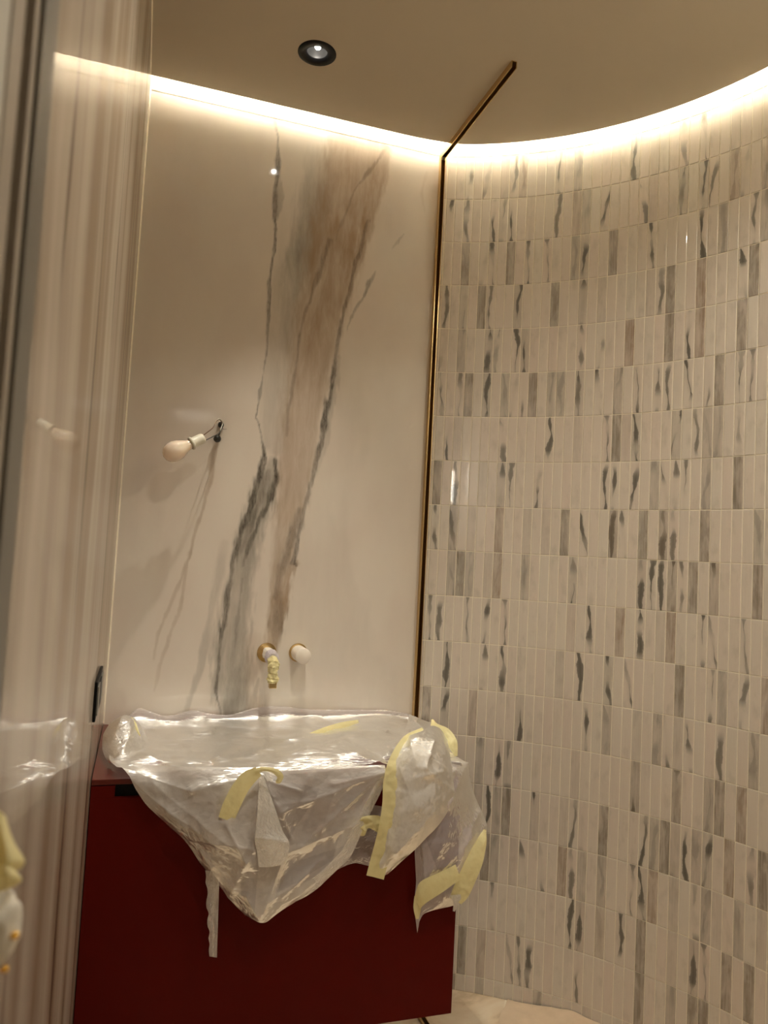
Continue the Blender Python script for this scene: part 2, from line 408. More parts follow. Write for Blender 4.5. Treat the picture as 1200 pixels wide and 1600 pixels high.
    line([(586, 425), (577, 440), (572, 455), (560, 478), (550, 500), (545, 515)], [3, 6, 5, 4, 3, 2], [.3, .6, .6, .5, .45, .3], K, 1.0, .8)
    line([(515, 375), (508, 400), (498, 430), (490, 455), (476, 490), (468, 530), (464, 560), (456, 600), (450, 640), (447, 680)], [6, 8, 7, 5, 4, 4, 3, 4, 4, 3], [.5, .6, .55, .5, .45, .5, .4, .4, .35, .2], K, 1.3, .8)
    line([(515, 380), (495, 440), (475, 500), (462, 570), (452, 640), (444, 710)], [22, 20, 16, 14, 12, 10], [.5, .6, .55, .5, .4, .3], B, 1.1, .5)
    line([(470, 800), (460, 830), (448, 860), (440, 885), (434, 910), (430, 935)], [12, 14, 12, 10, 8, 10], [.5, .55, .55, .5, .4, .5], K, 1.3, .9)
    line([(632, 365), (622, 382), (612, 390)], [3, 5, 2], [.3, .35, .1], K, 1.2, .7)
    line([(668, 270), (660, 300), (664, 330)], [6, 8, 3], [.1, .18, .1], B, 1.2, .7)
    # faint slanting brown lines and a soft grey vein at the left
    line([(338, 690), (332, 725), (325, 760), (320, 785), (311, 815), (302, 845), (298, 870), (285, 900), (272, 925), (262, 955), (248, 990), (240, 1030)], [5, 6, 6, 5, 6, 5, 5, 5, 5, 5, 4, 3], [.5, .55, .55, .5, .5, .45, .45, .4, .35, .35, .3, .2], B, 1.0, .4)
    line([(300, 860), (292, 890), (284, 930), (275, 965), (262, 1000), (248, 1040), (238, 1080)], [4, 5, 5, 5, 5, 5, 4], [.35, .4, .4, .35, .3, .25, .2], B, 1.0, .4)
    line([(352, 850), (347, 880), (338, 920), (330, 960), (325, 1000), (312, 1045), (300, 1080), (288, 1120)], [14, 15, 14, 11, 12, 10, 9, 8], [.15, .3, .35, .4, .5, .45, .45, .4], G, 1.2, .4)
    K *= .74+.5*np.clip((fbm(X*190, Z*30, 33)-.25)*2, 0, 1)
    # quiet clouding of the ground
    cl = fbm(X*5, Z*2.4, 40, 4); G = np.maximum(G, np.clip((cl-.62)*.9, 0, .10))
    ny, nx = X.shape
    v = np.column_stack([X.ravel(), np.full(X.size, YB), Z.ravel()])
    idx = np.arange(ny*nx).reshape(ny, nx)
    f = np.stack([idx[:-1, :-1], idx[:-1, 1:], idx[1:, 1:], idx[1:, :-1]], -1).reshape(-1, 4)
    me = bpy.data.meshes.new('stone_slab'); me.vertices.add(len(v)); me.vertices.foreach_set('co', v.ravel())
    me.loops.add(f.size); me.loops.foreach_set('vertex_index', f.ravel())
    me.polygons.add(len(f)); me.polygons.foreach_set('loop_start', np.arange(0, f.size, 4)); me.polygons.foreach_set('loop_total', np.full(len(f), 4))
    me.update(calc_edges=True)
    at = me.color_attributes.new('veins', 'FLOAT_COLOR', 'POINT')
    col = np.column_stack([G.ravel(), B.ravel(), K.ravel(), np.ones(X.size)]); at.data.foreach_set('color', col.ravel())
    me.materials.append(M_SLAB)
    return me
wb = tag(pymesh('wall_back', *(lambda x0, x1, y0, y1, z0, z1: ([(x0, y0, z0), (x1, y0, z0), (x1, y0, z1), (x0, y0, z1), (x0, y1, z0), (x1, y1, z0), (x1, y1, z1), (x0, y1, z1)],
    [(0, 1, 2, 3), (5, 4, 7, 6), (4, 0, 3, 7), (1, 5, 6, 2), (3, 2, 6, 7), (4, 5, 1, 0)]))(XL-.012, 1.0, YB+.003, YB+.06, ZF, 1.62), M_GROUT), kind='structure')
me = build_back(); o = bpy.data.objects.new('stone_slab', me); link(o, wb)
# lower piece behind the vanity and the top strip with its own veining
def slab_piece(name, x0, x1, z0, z1, parent, fn):
    xs = np.arange(x0, x1+.0001, (x1-x0)/int((x1-x0)/.006)); zs = np.linspace(z0, z1, max(2, int((z1-z0)/.01)))
    X, Z = np.meshgrid(xs, zs); ny, nx = X.shape
    v = [(a, YB, b) for a, b in zip(X.ravel(), Z.ravel())]
    f = [(j*nx+i, j*nx+i+1, (j+1)*nx+i+1, (j+1)*nx+i) for j in range(ny-1) for i in range(nx-1)]
    o = pymesh(name, v, f, M_SLAB, parent)
    at = o.data.color_attributes.new('veins', 'FLOAT_COLOR', 'POINT'); G, B, K = fn(X, Z)
    at.data.foreach_set('color', np.column_stack([G.ravel(), B.ravel(), K.ravel(), np.ones(X.size)]).ravel()); return o
def topv(X, Z):
    n = fbm(X*14, Z*3, 71); k = fbm(X*30+Z*9, Z*4, 77)
    g = np.clip(np.exp(-((X-.335)/.006)**2)*.6+np.exp(-((X-.55-.3*(Z-1.4))/.012)**2)*.5+np.exp(-((X-.66)/.010)**2)*.45+(n-.6)*.8, 0, 1)
    return g, np.clip(np.exp(-((X-.6)/.04)**2)*.35, 0, 1), np.clip(np.exp(-((X-.38)/.003)**2)*.3*(k > .45), 0, 1)
slab_piece('stone_slab', XL-.004, XCH+.02, ZJ+.0012, 1.60, wb, topv)
slab_piece('stone_slab', XL-.004, XCH+.02, ZF, -.621, wb, lambda X, Z: (np.clip(fbm(X*8, Z*2, 5)-.5, 0, 1), 0*X, 0*X))

# left wall: one polished slab, with sealant in the corner
bm = newbox(XL-.02, XL, YN-.005, YB+.002, ZF, 1.60)
wl = tag(obj('wall_left', bm, M_SIDE), kind='structure')
bm = bmesh.new()
def prism(bm, tri, axis, a, b):
    A = []
    for h in (a, b):
        A.append([bm.verts.new((p[0], p[1], h) if axis == 'Z' else (p[0], h, p[1])) for p in tri])
    n = len(tri)
    for i in range(n): bm.faces.new((A[0][i], A[0][(i+1) % n], A[1][(i+1) % n], A[1][i]))
    bm.faces.new(A[0][::-1]); bm.faces.new(A[1])
prism(bm, [(XL, YB), (XL, YB-.004), (XL+.0015, YB-.0035), (XL+.004, YB-.0012), (XL+.004, YB)], 'Z', -.52, ZTOP)
tag(obj('trim_1', bm, M_SEAL), kind='structure')
bm = bmesh.new(); prism(bm, [(XL, ZC), (XL, ZC-.003), (XL+.001, ZC-.0025), (XL+.003, ZC-.0008), (XL+.003, ZC)], 'Y', YN, 2.27)
tag(obj('trim_2', bm, M_SEAL), kind='structure')

# floor
tag(obj('floor', newbox(-1.6, 2.4, -4.05, YB+.06, ZF-.04, ZF), M_FLOOR), kind='structure')

# curved wall backing
v = []; f = []
ss = list(np.linspace(S_START-.012, CRAD*math.pi/2, 90))+[S_END]
for s in ss:
    for off, z in ((-.0002, ZF), (-.0002, 1.60), (-.05, 1.60), (-.05, ZF)):
        x, y = curve_pt(s, off); v.append((x, y, z))
for i in range(len(ss)-1):
    for j in range(4): f.append((i*4+j, i*4+(j+1) % 4, (i+1)*4+(j+1) % 4, (i+1)*4+j))
f.append((0, 3, 2, 1)); n = (len(ss)-1)*4; f.append((n, n+1, n+2, n+3))
wr = tag(pymesh('wall_right', v, f, M_GROUT), kind='structure')

# ---- tiles: pattern of each tile follows the photograph: V vein, v thin vein, G soft grey, D full dark, H half dark, B brown
PAT = {
 (680, 200, 4.573): 'V235,160 V270,330 v380,240 v380,450 v575,430 y630,400 v895,380 G1025,350 V110,700 v265,560 V408,620 V565,650 g690,620 v880,650 y1010,620 G1080,620 D230,950 V425,900 D550,950 V680,900 v800,1050 G1000,920 W1060,950 v105,1250 W210,1300 D330,1280 v400,1200 W580,1300 D860,1270 W1045,1250 v70,1540 G200,1540 W385,1540 G580,1540 G645,1540 v515,150 v580,130 y710,140 y760,110 v1100,70',
 (940, 100, 4.573): 'v160,470 g690,320 W245,620 v460,740 v598,440 g960,320 v750,500 g365,900 v310,1060 V40,980 W600,850 W730,900 v790,850 y955,780 V1010,850 G1170,620 D85,1330 V365,1250 V730,1250 G870,1150 v1100,1000 G1165,1050 v440,1500 v480,1500 B715,1450 V1000,1400 D1090,1400',
 (660, 550, 4.444): 'V150,60 G265,60 W455,60 v520,80 V650,60 W705,60 v920,100 v1095,60 v140,200 v275,190 D318,320 W440,300 G570,300 V620,330 v700,280 D760,300 G880,350 G960,220 W1090,250 V185,560 g240,550 v550,520 V880,620 D115,880 V230,800 W540,900 v610,1040 V668,870 v810,1040 v95,1180 H220,1130 g340,1300 B525,1230 g720,1180 D980,1250 V1105,1280 g845,1250 g205,1450 V265,1450 D330,1450 D710,1450',
 (930, 450, 4.444): 'V45,400 B240,380 D515,230 V640,350 B725,310 D1020,300 g1150,200 v440,100 D520,80 V35,650 G150,750 V275,760 v420,620 V650,580 D860,640 v1010,520 v1090,680 v70,950 D140,1030 W290,1050 W560,1000 v700,1000 G770,1000 G850,1000 v1000,900 V70,1250 V125,1400 V265,1350 G410,1350 H480,1260 v470,1450 v545,1450 v600,1450 G765,1350 D990,1350',
 (640, 900, 4.138): 'G270,60 D330,60 G385,60 B565,80 G735,80 W1040,80 v150,270 v215,300 V390,220 V510,210 g1040,320 V1160,400 W260,560 V490,570 V605,590 v725,690 g970,600 V1070,720 D130,850 W240,800 b415,870 W715,880 V1145,950 G470,1180 V585,1200 W650,1200 g1075,1230 G450,1400 D590,1400 W820,1400',
 (930, 800, 4.444): 'H120,150 v185,100 D330,150 H470,60 D760,120 G1130,200 W310,530 V380,500 V460,500 H540,550 v580,500 D680,520 H830,600 D1130,550 B165,830 V310,850 B520,860 V750,870 v805,950 V1065,850 W90,1170 V210,1180 D590,1230 G880,1300 v1060,1200 B1180,1350 G80,1450 D435,1480 v650,1480 v900,1520 g1110,1545',
 (700, 1250, 4.573): 'V285,120 G350,100 D420,120 W625,150 g830,150 V975,180 D1115,200 D275,440 G345,420 v530,480 v665,400 B820,500 G965,580 G1105,520 V315,770 V890,850 W950,850 b1090,900 D115,1070 b245,1100 v480,1000 V600,1180 v465,1290 v940,1200 D50,1300 G235,1330 G650,1400',
 (940, 1150, 3.554): 'G305,90 v360,80 v460,160 G850,150 H190,165 H410,430 G600,370 D660,400 B785,430 D15,500 V235,560 G290,600 D355,610 W415,620 V470,560 G530,640 W595,700 B715,720 V840,780 D900,750 G10,740 v185,800 W230,860 B290,900 W405,900 v530,860 G585,980 g650,1000 G770,1020 V110,1180 D220,1160 g400,1250 W515,1230 D700,1380 D825,1420 D215,1430 G395,1440 D515,1520 D575,1540 v575,1420'}
def plan_hit(x, y):
    d = ray(x, y); a = d.x*d.x+d.y*d.y; b = -2*(d.x*CX+d.y*CY); c = CX*CX+CY*CY-CRAD*CRAD
    t = (-b+math.sqrt(b*b-4*a*c))/(2*a); q = d*t
    return CRAD*math.atan2(q.x-CX, q.y-CY), q.z
KIND = {}
for (ox, oy, sc), txt in PAT.items():
    for e in txt.split():
        a, b = e[1:].split(','); s, z = plan_hit(ox+float(a)/sc, oy+float(b)/sc)
        KIND[(math.floor((s-S_J)/TW), math.floor((ZJ-z)/TH))] = e[0]
PARS = {'V': (0, 1.0, 0), 'v': (0, .8, 0), 'W': (.38, 1.0, 0), 'G': (.55, .35, 0), 'g': (.28, 0, .1), 'D': (1.0, .25, .25), 'H': (.7, 1.0, .35),
        'B': (.85, .2, 1.0), 'b': (.5, .2, 1.0), 'y': (.55, .5, 1.0)}
GLINT_AT = Vector((-.86, -1.35, .68)); GLINT = set()  # place of the added glint source; GLINT lists tiles meant to catch it
for gx, gy in ((708, 760), (753, 745), (751, 712), (786, 755)):
    s, z = plan_hit(gx, gy); GLINT.add((math.floor((s-S_J)/TW), math.floor((ZJ-z)/TH)))
NCOL = int((S_END-S_J)/TW)
tiles = []
for c in range(-1, NCOL+1):
    s0 = S_J+c*TW; s1 = s0+TW
    s0 = max(s0, S_START+.002); s1 = min(s1, S_END)
    if s1-s0 < .006: continue
    for k in range(-1, 19):
        z1 = ZJ-k*TH; z0 = max(z1-TH, ZF); z1 = min(z1, 1.60)
        kd = KIND.get((c, k))
        if kd is None:
            r = rnd.random()
            seen = (c <= 34)
            kd = '-' if seen and r > .07 else ('g' if r < .04 else 'v') if seen else ('VvGDgW-------'[rnd.randrange(13)])
        p = (0, 0, .3*rnd.random()) if kd == '-' else PARS[kd]
        sm = (s0+s1)/2; x, y = curve_pt(sm); cz = (z0+z1)/2
        a = min(sm/CRAD, math.pi/2)
        hw = (s1-s0)/2-.0012; hh = (z1-z0)/2-.0012
        n = Vector((-math.sin(a), -math.cos(a), 0)); t_ = Vector((math.cos(a), -math.sin(a), 0))
        tilt = rnd.gauss(0, .0035); tv = rnd.gauss(0, .0022); d0 = rnd.gauss(0, .00018)
        n2 = (n+t_*tilt+Vector((0, 0, tv))).normalized(); t2 = (t_-n*tilt).normalized(); u2 = Vector((0, 0, 1))-n*tv
        if (c, k) in GLINT:
            pq = Vector((x, y, cz)); h_ = ((GLINT_AT-pq).normalized()-pq.normalized()).normalized()
            tilt = h_.dot(t_); tv = h_.z; d0 = .0004
        cen = Vector((x, y, cz))+n*(d0+.0004); seed = rnd.random()
        vs = []; uv = []
        for (iw, dep) in ((.0, -.0016), (.0, .0002), (.0009, .0009)):
            for su, sv in ((-1, -1), (1, -1), (1, 1), (-1, 1)):
                pu = su*(hw-iw); pv = sv*(hh-iw)
                vs.append(cen+t2*pu+u2*pv+n2*dep); uv.append(((pu/hw+1)/2, (pv/hh+1)/2 if hh > .05 else (pv+hh)/.15, seed))
        fs = [(8, 9, 10, 11)]
        for q in (0, 4):
            for j in range(4): fs.append((q+j, q+(j+1) % 4, q+4+(j+1) % 4, q+4+j))
        # size in the picture, to choose which are single objects
        pr = [proj(vs[i]) if vs[i].dot(CF) > .1 else (9e9, 9e9) for i in (8, 9, 10, 11)]
        area = 0
        if all(-5 < q[0] < 1205 and -5 < q[1] < 1605 for q in pr):
            area = abs(sum(pr[i][0]*pr[(i+1) % 4][1]-pr[(i+1) % 4][0]*pr[i][1] for i in range(4)))/2
            mx, my = sum(q[0] for q in pr)/4, sum(q[1] for q in pr)/4
            if (mx < 712 and my > 1150) or (mx < 755 and 1190 < my < 1400): area = 0
        tiles.append((area, vs, fs, uv, p))
tiles.sort(key=lambda t: -t[0])
def tile_attrs(me, uv, par):
    a = me.attributes.new('tuv', 'FLOAT_VECTOR', 'POINT'); a.data.foreach_set('vector', np.array(uv, dtype=np.float32).ravel())
    b = me.color_attributes.new('tpar', 'FLOAT_COLOR', 'POINT'); b.data.foreach_set('color', np.array(par, dtype=np.float32).ravel())
for area, vs, fs, uv, p in tiles[:300]:
    o = pymesh('tile', vs, fs, M_TILE, wr); tile_attrs(o.data, uv, [(*p, 1)]*len(vs))
V, Fc, UV, PP = [], [], [], []
for area, vs, fs, uv, p in tiles[300:]:
    b = len(V); V += vs; Fc += [tuple(i+b for i in f_) for f_ in fs]; UV += uv; PP += [(*p, 1)]*len(vs)
o = pymesh('smaller_tiles', V, Fc, M_TILE, wr); tile_attrs(o.data, UV, PP); o['kind'] = 'stuff'

# ---- dropped ceiling with the lit gap around it
GAP = .070
edge = [(XL, YB-GAP+.003)]
for x in np.linspace(.05, .72, 8): edge.append((x, YB-GAP+.003))
cur = [curve_pt(s, GAP) for s in np.linspace(CRAD*math.asin((1.0-CX)/CRAD), CRAD*math.pi/2, 50)]
q = crm([(.68, YB-GAP+.003), (.76, YB-GAP+.002), (.84, 2.2665), (.90, 2.2575), (.94, 2.2455), cur[0]], 24)
edge = [e for e in edge if e[0] < .67]+[tuple(p) for p in q]+cur[1:]+[(CX+CRAD-GAP, YN)]
poly = edge+[(XL, YN)]
def slab_poly(name, poly, z0, z1, mat, hole=None):
    bm = bmesh.new()
    lo = [bm.verts.new((x, y, z0)) for x, y in poly]; hi = [bm.verts.new((x, y, z1)) for x, y in poly]
    n = len(poly)
    for i in range(n): bm.faces.new((lo[i], lo[(i+1) % n], hi[(i+1) % n], hi[i]))
    if hole is None:
        bm.faces.new(lo[::-1]); bm.faces.new(hi)
    else:
        for ring, zz in ((lo, z0), (hi, z1)):
            hs = []
            for hx, hy, hr in hole:
                hv = [bm.verts.new((hx+hr*math.cos(2*math.pi*i/40), hy+hr*math.sin(2*math.pi*i/40), zz)) for i in range(40)]
                hs.append([bm.edges.new((hv[i], hv[(i+1) % 40])) for i in range(40)])
            es = [bm.edges.get((ring[i], ring[(i+1) % n])) for i in range(n)]
            bmesh.ops.triangle_fill(bm, edges=es+[e for h in hs for e in h], use_beauty=True)
    return obj(name, bm, mat)
q = atZ(495.5, 83, ZC); DL = [(q.x, q.y), (q.x+.02, 0.95), (1.44, 0.93)]  # first is the lamp above the basin, the others are added for fill
ce = tag(slab_poly('ceiling', poly, ZC, ZC+.013, M_PAINT, [(x, y, .040) for x, y in DL]), kind='structure')
# upper slab closing the cove
tag(obj('trim_3', newbox(-.2, 1.75, YN, YB+.06, 1.60, 1.63), M_COVE), kind='structure')
tag(obj('trim_4', newbox(XL, 1.60, YN+.02, YN+.03, ZC+.013, 1.60), M_COVE), kind='structure')

# LED strip lying on the soffit edge
def offs(P, d):
    out = []
    for i, p in enumerate(P):
        a = P[max(i-1, 0)]; b = P[min(i+1, len(P)-1)]; t = Vector((b[0]-a[0], b[1]-a[1])).normalized()
        out.append((p[0]-(-t.y)*d, p[1]-(t.x)*d))
    return out
line_ = edge[1:-1]+[(CX+CRAD-GAP, .8), (CX+CRAD-GAP, YN+.04)]
line_ = [(XL+.004, edge[0][1])]+line_
A = offs(line_, .006); B = offs(line_, .015)
v = []; f = []
for a, b in zip(A, B):
    for (x, y), z in ((a, ZC+.100), (b, ZC+.108), (b, ZC+.105), (a, ZC+.097)): v.append((x, y, z))
for i in range(len(A)-1):
    for j in range(4): f.append((i*4+j, (i+1)*4+j, (i+1)*4+(j+1) % 4, i*4+(j+1) % 4))
led = pymesh('led_strip', v, f, M_LED)
tag(led, 'glowing warm white light strip hidden in the gap around the dropped ceiling', 'light strip')
A = offs(line_, .004); B = offs(line_, .022)
v = []; f = []
for a, b in zip(A, B):
    for (x, y), z in ((a, ZC+.013), (b, ZC+.013), (b, ZC+.1035), (a, ZC+.0945)): v.append((x, y, z))
for i in range(len(A)-1):
    for j in range(4): f.append((i*4+j, (i+1)*4+j, (i+1)*4+(j+1) % 4, i*4+(j+1) % 4))
pr_ = pymesh('mounting_profile', v, f, M_COVE, led)

# ------------------------------------------------------------------ hallway and door wall behind the camera
def wallbox(name, *a, m=M_WALLP): return tag(obj(name, newbox(*a), m), kind='structure')
wallbox('wall_front', .86, 1.75, YN-.12, YN, ZF, 1.63)
bm = newbox(XL-.3, .86, YN-.12, YN, .78, 1.63); tag(obj('wall_above_door', bm, M_WALLP), kind='structure')
wallbox('wall_hall_left', -.95, -.90, -4.0, YN, ZF, 1.63)
wallbox('wall_hall_side', -.90, -.14, YN-.03, YN, ZF, .78)
wallbox('wall_hall_right', 1.70, 1.75, -4.0, YN-.12, ZF, 1.63)
wallbox('wall_hall_back', -.95, 1.75, -4.05, -4.0, ZF, 1.63)
wallbox('ceiling_hall', -.95, 1.75, -4.05, YN-.12, 1.30, 1.34)

# door frame and leaf at the far left
dj = empty('door_1', (XL-.03, .40, ZF), None, None); dj['kind'] = 'structure'
def part(name, mat, parent, *a, **k): return obj(name, newbox(*a, **k), mat, parent)
bpy.context.view_layer.update()
part('jamb', M_STEEL, dj, XL-.10, XL+.0015, .428, YN, ZF, .78, bev=.001)
part('jamb_lining', M_STEELL, dj, XL-.10, XL-.001, .4135, .4275, ZF, .78)
part('seal', M_RUBBER, dj, XL-.06, XL-.007, .396, .4130, ZF, .78)
part('leaf_edge', M_STEELL, dj, XL-.045, XL-.002, .367, .3955, ZF+.01, .76, bev=.001)
part('casing', M_WALLP, dj, XL-.070, XL-.003, .24, .3665, ZF+.01, .78)

# ------------------------------------------------------------------ vanity
VX0, VX1, VY, VT, VB = XL+.0015, .825, 1.80, -.524, -1.138
t = empty('floating_vanity', (.38, 2.07, VB), 'dark red lacquered vanity cabinet hanging on the marble wall under crumpled plastic', 'cabinet')
part('carcass', M_RED, t, VX0, VX1, VY+.022, YB-.001, VB, VT-.013)
part('countertop', M_REDTOP, t, VX0, VX1, VY-.001, YB-.001, VT-.012, VT, bev=.0012)
# drawer front with the long black finger slot along its top edge
d = bmesh.new(); zt, zs = VT-.0145, -.566; SX0, SX1 = -.018, .30
box(d, VX0, VX1, VY, VY+.020, VB, zs, .0008)
box(d, VX0, SX0, VY, VY+.020, zs, zt, .0004); box(d, SX1, VX1, VY, VY+.020, zs, zt, .0004)
fr = obj('drawer_front', d, M_RED, t)
part('finger_slot', M_BLACK, fr, SX0, SX1, VY+.012, VY+.0215, zs, zt)

# ------------------------------------------------------------------ brass glazing channel: wall, ceiling and floor runs
t = empty('brass_channel', (XCH, YB, ZF), 'thin brass glazing channel running up the marble edge and along the ceiling', 'channel')
def chan(name, p0, p1, out, side, w=.0165, h=.019, th=.0022):
    """U channel from p0 to p1; 'out' is the open side, 'side' the width direction"""
    p0, p1, out, side = map(Vector, (p0, p1, out, side)); bm = bmesh.new()
    def seg(a0, a1, b0, b1):
        vs = []
        for p in (p0, p1):
            for a, b in ((a0, b0), (a1, b0), (a1, b1), (a0, b1)): vs.append(bm.verts.new(p+side*a+out*b))
        for i in range(4): bm.faces.new((vs[i], vs[(i+1) % 4], vs[4+(i+1) % 4], vs[4+i]))
        bm.faces.new(vs[3::-1]); bm.faces.new(vs[4:])
    seg(-w/2, -w/2+th, 0, h); seg(w/2-th, w/2, 0, h); seg(-w/2+th, w/2-th, 0, th)
    o = obj(name, bm, M_BRASS, t)
    bm = bmesh.new()
    def seg2():
        vs = []
        for p in (p0, p1):
            for a, b in ((-w/2+th, th), (w/2-th, th), (w/2-th, th+.003), (-w/2+th, th+.003)): vs.append(bm.verts.new(p+side*a+out*b))
        for i in range(4): bm.faces.new((vs[i], vs[(i+1) % 4], vs[4+(i+1) % 4], vs[4+i]))
        bm.faces.new(vs[3::-1]); bm.faces.new(vs[4:])
    seg2(); obj('inner_lining', bm, M_BRASSD, o)
zc_ = ZC-.0005
YE = atZ(792, 102, ZC-.019).y
chan('wall_run', (XCH-.004, YB-.001, ZF+.001), (XCH-.004, YB-.001, zc_-.0195), (0, -1, 0), (1, 0, 0))
chan('ceiling_run', (XCH-.004, YB-.001, zc_), (XCH-.004, YE, zc_), (0, 0, -1), (1, 0, 0))
chan('floor_run', (XCH-.004, YB-.022, ZF+.0005), (XCH-.004, YE, ZF+.0005), (0, 0, 1), (1, 0, 0), h=.012)

# ------------------------------------------------------------------ downlights: one above the basin, two unseen ones added for fill
def downlight(x, y, label, dz=0.0):
    t = empty('ceiling_downlight', (x, y, ZC), label, 'light', 'recessed downlights')
    M = Matrix.Translation((x, y, ZC))
    bm = lathe(bmesh.new(), [(.0535, .0005), (.0535, -.0018), (.051, -.003), (.031, -.0026), (.028, .004)], M, 48)
    obj('trim_ring', bm, M_BLACK, t, True)
    bm = lathe(bmesh.new(), [(.0285, .0035), (.027, .012), (.024, .028), (.0215, .034)], M, 40)
    rf = obj('reflector', bm, M_REFL, t, True)
    bm = lathe(bmesh.new(), [(.0385, .004), (.0385, .055), (.0001, .0551)], M, 24); obj('housing', bm, M_BLACK, t, True)
    ML = Matrix.Translation((x-.001, y-.0115, ZC+.006+dz)) @ Matrix.Rotation(math.radians(12), 4, 'X')
    bm = lathe(bmesh.new(), [(.0001, -.0030), (.0045, -.0024), (.0072, 0), (.0076, .003), (.0001, .004)], ML, 24)
    obj('lamp', bm, M_LAMP, t, True)
    return t
M_REFL = m_plain('grey_reflector', (.05, .05, .05), .35, .2, var=.02)
downlight(*DL[0], 'black recessed downlight in the ceiling above the basin')
downlight(*DL[1], 'unseen downlight added nearer the doorway for fill light', .026)
downlight(*DL[2], 'unseen downlight added near the tiled wall for fill light', .026)
def spot(x, y, z, P, ang=92, blend=1.0, rad=.012, col=WARM):
    l = bpy.data.lights.new('downlight_beam', 'SPOT'); l.energy = P; l.color = col; l.spot_size = math.radians(ang); l.spot_blend = blend
    l.shadow_soft_size = rad; o = bpy.data.objects.new('downlight_beam', l); o.location = (x, y, z); link(o); return o
spot(*DL[0], ZC-.006, P_SPOT, 54, 1.0); spot(*DL[1], ZC-.001, P_FILL, 128, 1.0); spot(*DL[2], ZC-.001, P_FILL, 150, 1.0)  # beam of the basin lamp, then the two added fill beams
# unseen glowing things added behind the camera for reflections and fill
HL = empty('added_opal_lamp', (.40, -2.75, 1.30), 'unseen round opal lamp added on the hallway ceiling for its reflection in the marble', 'light')
obj('opal_shade', lathe(bmesh.new(), [(.0001, -.075), (.09, -.070), (.17, -.052), (.215, -.025), (.225, -.004)], Matrix.Translation((.40, -2.75, 1.30)), 40), M_OPAL, HL, True)
obj('mounting_ring', lathe(bmesh.new(), [(.225, -.006), (.232, -.006), (.232, 0), (.0001, 0)], Matrix.Translation((.40, -2.75, 1.30)), 40), M_COVE, HL)
SC = Vector((-.86, -1.35, .68))
HS = empty('glint_source', (-.90, -1.35, .52), 'unseen glowing box added behind the camera to make glints on the tiles', 'light')
obj('glint_box', newbox(-.885, -.845, -1.47, -1.23, .54, .82, bev=.008), M_GLINT, HS)
obj('back_plate', newbox(-.90, -.885, -1.45, -1.25, .52, .84), M_BRASS, HS)

# ------------------------------------------------------------------ spout, knob
def tape_wrap(bm, pts, rad, seed, n=16, samples=46):
    """lumpy spiral wrapping of tape round a tube"""
    P = crm([tuple(p) for p in pts], samples); rr = crm(np.array(rad)[:, None], samples)[:, 0]; rings = []
    for i, p in enumerate(P):
        tt = Vector(P[min(i+1, len(P)-1)]-P[max(i-1, 0)]).normalized(); up = Vector((1, .1, .3))
        a = tt.cross(up).normalized(); b = tt.cross(a).normalized(); ring = []
        for j in range(n):
            an = 2*math.pi*j/n; ph = (i/samples*7+j/n) % 1.0
            k = 1+.20*(ph-.5)+.35*(mnoise.noise(Vector((p[0]*110+seed, p[2]*110, an*1.3)))) 
            ring.append(bm.verts.new(Vector(p)+(a*math.cos(an)+b*math.sin(an))*rr[i]*k))
        rings.append(ring)
    for q, r in zip(rings, rings[1:]):
        for j in range(n): bm.faces.new((q[j], q[(j+1) % n], r[(j+1) % n], r[j]))
    bm.faces.new(rings[0][::-1]); bm.faces.new(rings[-1]); return bm
f0 = atY(416.5, 1019.5, YB)
t = empty('wall_spout', (f0.x, YB, f0.z), 'brass basin spout on the marble wall, wrapped in crumpled yellow and white tape', 'tap')
bm = lathe(bmesh.new(), [(.0285, 0.0005), (.0300, .0012), (.0300, .0045), (.0290, .0060), (.0001, .0060)], frame((f0.x, YB, f0.z), (0, -1, 0)), 48)
obj('rosette', bm, M_BRASS, t)
pth = [(f0.x, YB-.004, f0.z), (f0.x, YB-.04, f0.z), (f0.x+.001, YB-.09, f0.z-.001), (f0.x+.001, YB-.122, f0.z-.010), (f0.x+.001, YB-.131, f0.z-.035), (f0.x+.001, YB-.132, f0.z-.079)]
obj('spout_pipe', tube(bmesh.new(), pth, .0095, 16, 40), M_BRASS, t, True)
bm = newbox(f0.x-.0095, f0.x+.0115, YB-.143, YB-.121, f0.z-.085, f0.z-.068, bev=.001); obj('spout_nozzle', bm, M_BRASS, t)
bm = tape_wrap(bmesh.new(), [(f0.x, YB-.012, f0.z+.004), (f0.x, YB-.035, f0.z+.003), (f0.x, YB-.06, f0.z+.002)], [.013, .016, .0155], 2)
M_TAPEW = m_plain('white_tape', (.84, .78, .68), .6, var=.12, scale=120)
M_TAPEL = m_plain('lilac_plastic_wrap', (.66, .60, .62), .35, var=.15, scale=150)
bm.free()
a = obj('tape_wrap', tape_wrap(bmesh.new(), [(f0.x, YB-.012, f0.z+.004), (f0.x, YB-.035, f0.z+.003), (f0.x, YB-.064, f0.z+.002)], [.012, .0165, .0145], 2), M_TAPEW, t)
a['label'] = 'off-white tape round the base of the spout'
a = obj('tape_wrap', tape_wrap(bmesh.new(), [(f0.x, YB-.058, f0.z+.002), (f0.x, YB-.085, f0.z), (f0.x+.001, YB-.112, f0.z-.004)], [.013, .0195, .0155], 9), M_TAPEL, t)
a['label'] = 'crumpled lilac-white plastic wrap round the bend'
a = obj('tape_wrap', tape_wrap(bmesh.new(), [(f0.x, YB-.100, f0.z-.004), (f0.x+.001, YB-.124, f0.z-.013), (f0.x+.001, YB-.132, f0.z-.035), (f0.x+.001, YB-.132, f0.z-.058), (f0.x+.001, YB-.132, f0.z-.070)], [.012, .0155, .0140, .0155, .0145], 5), M_TAPE, t)
a['label'] = 'pale yellow masking tape round the downward end'
k0 = atY(465.5, 1019.5, YB)
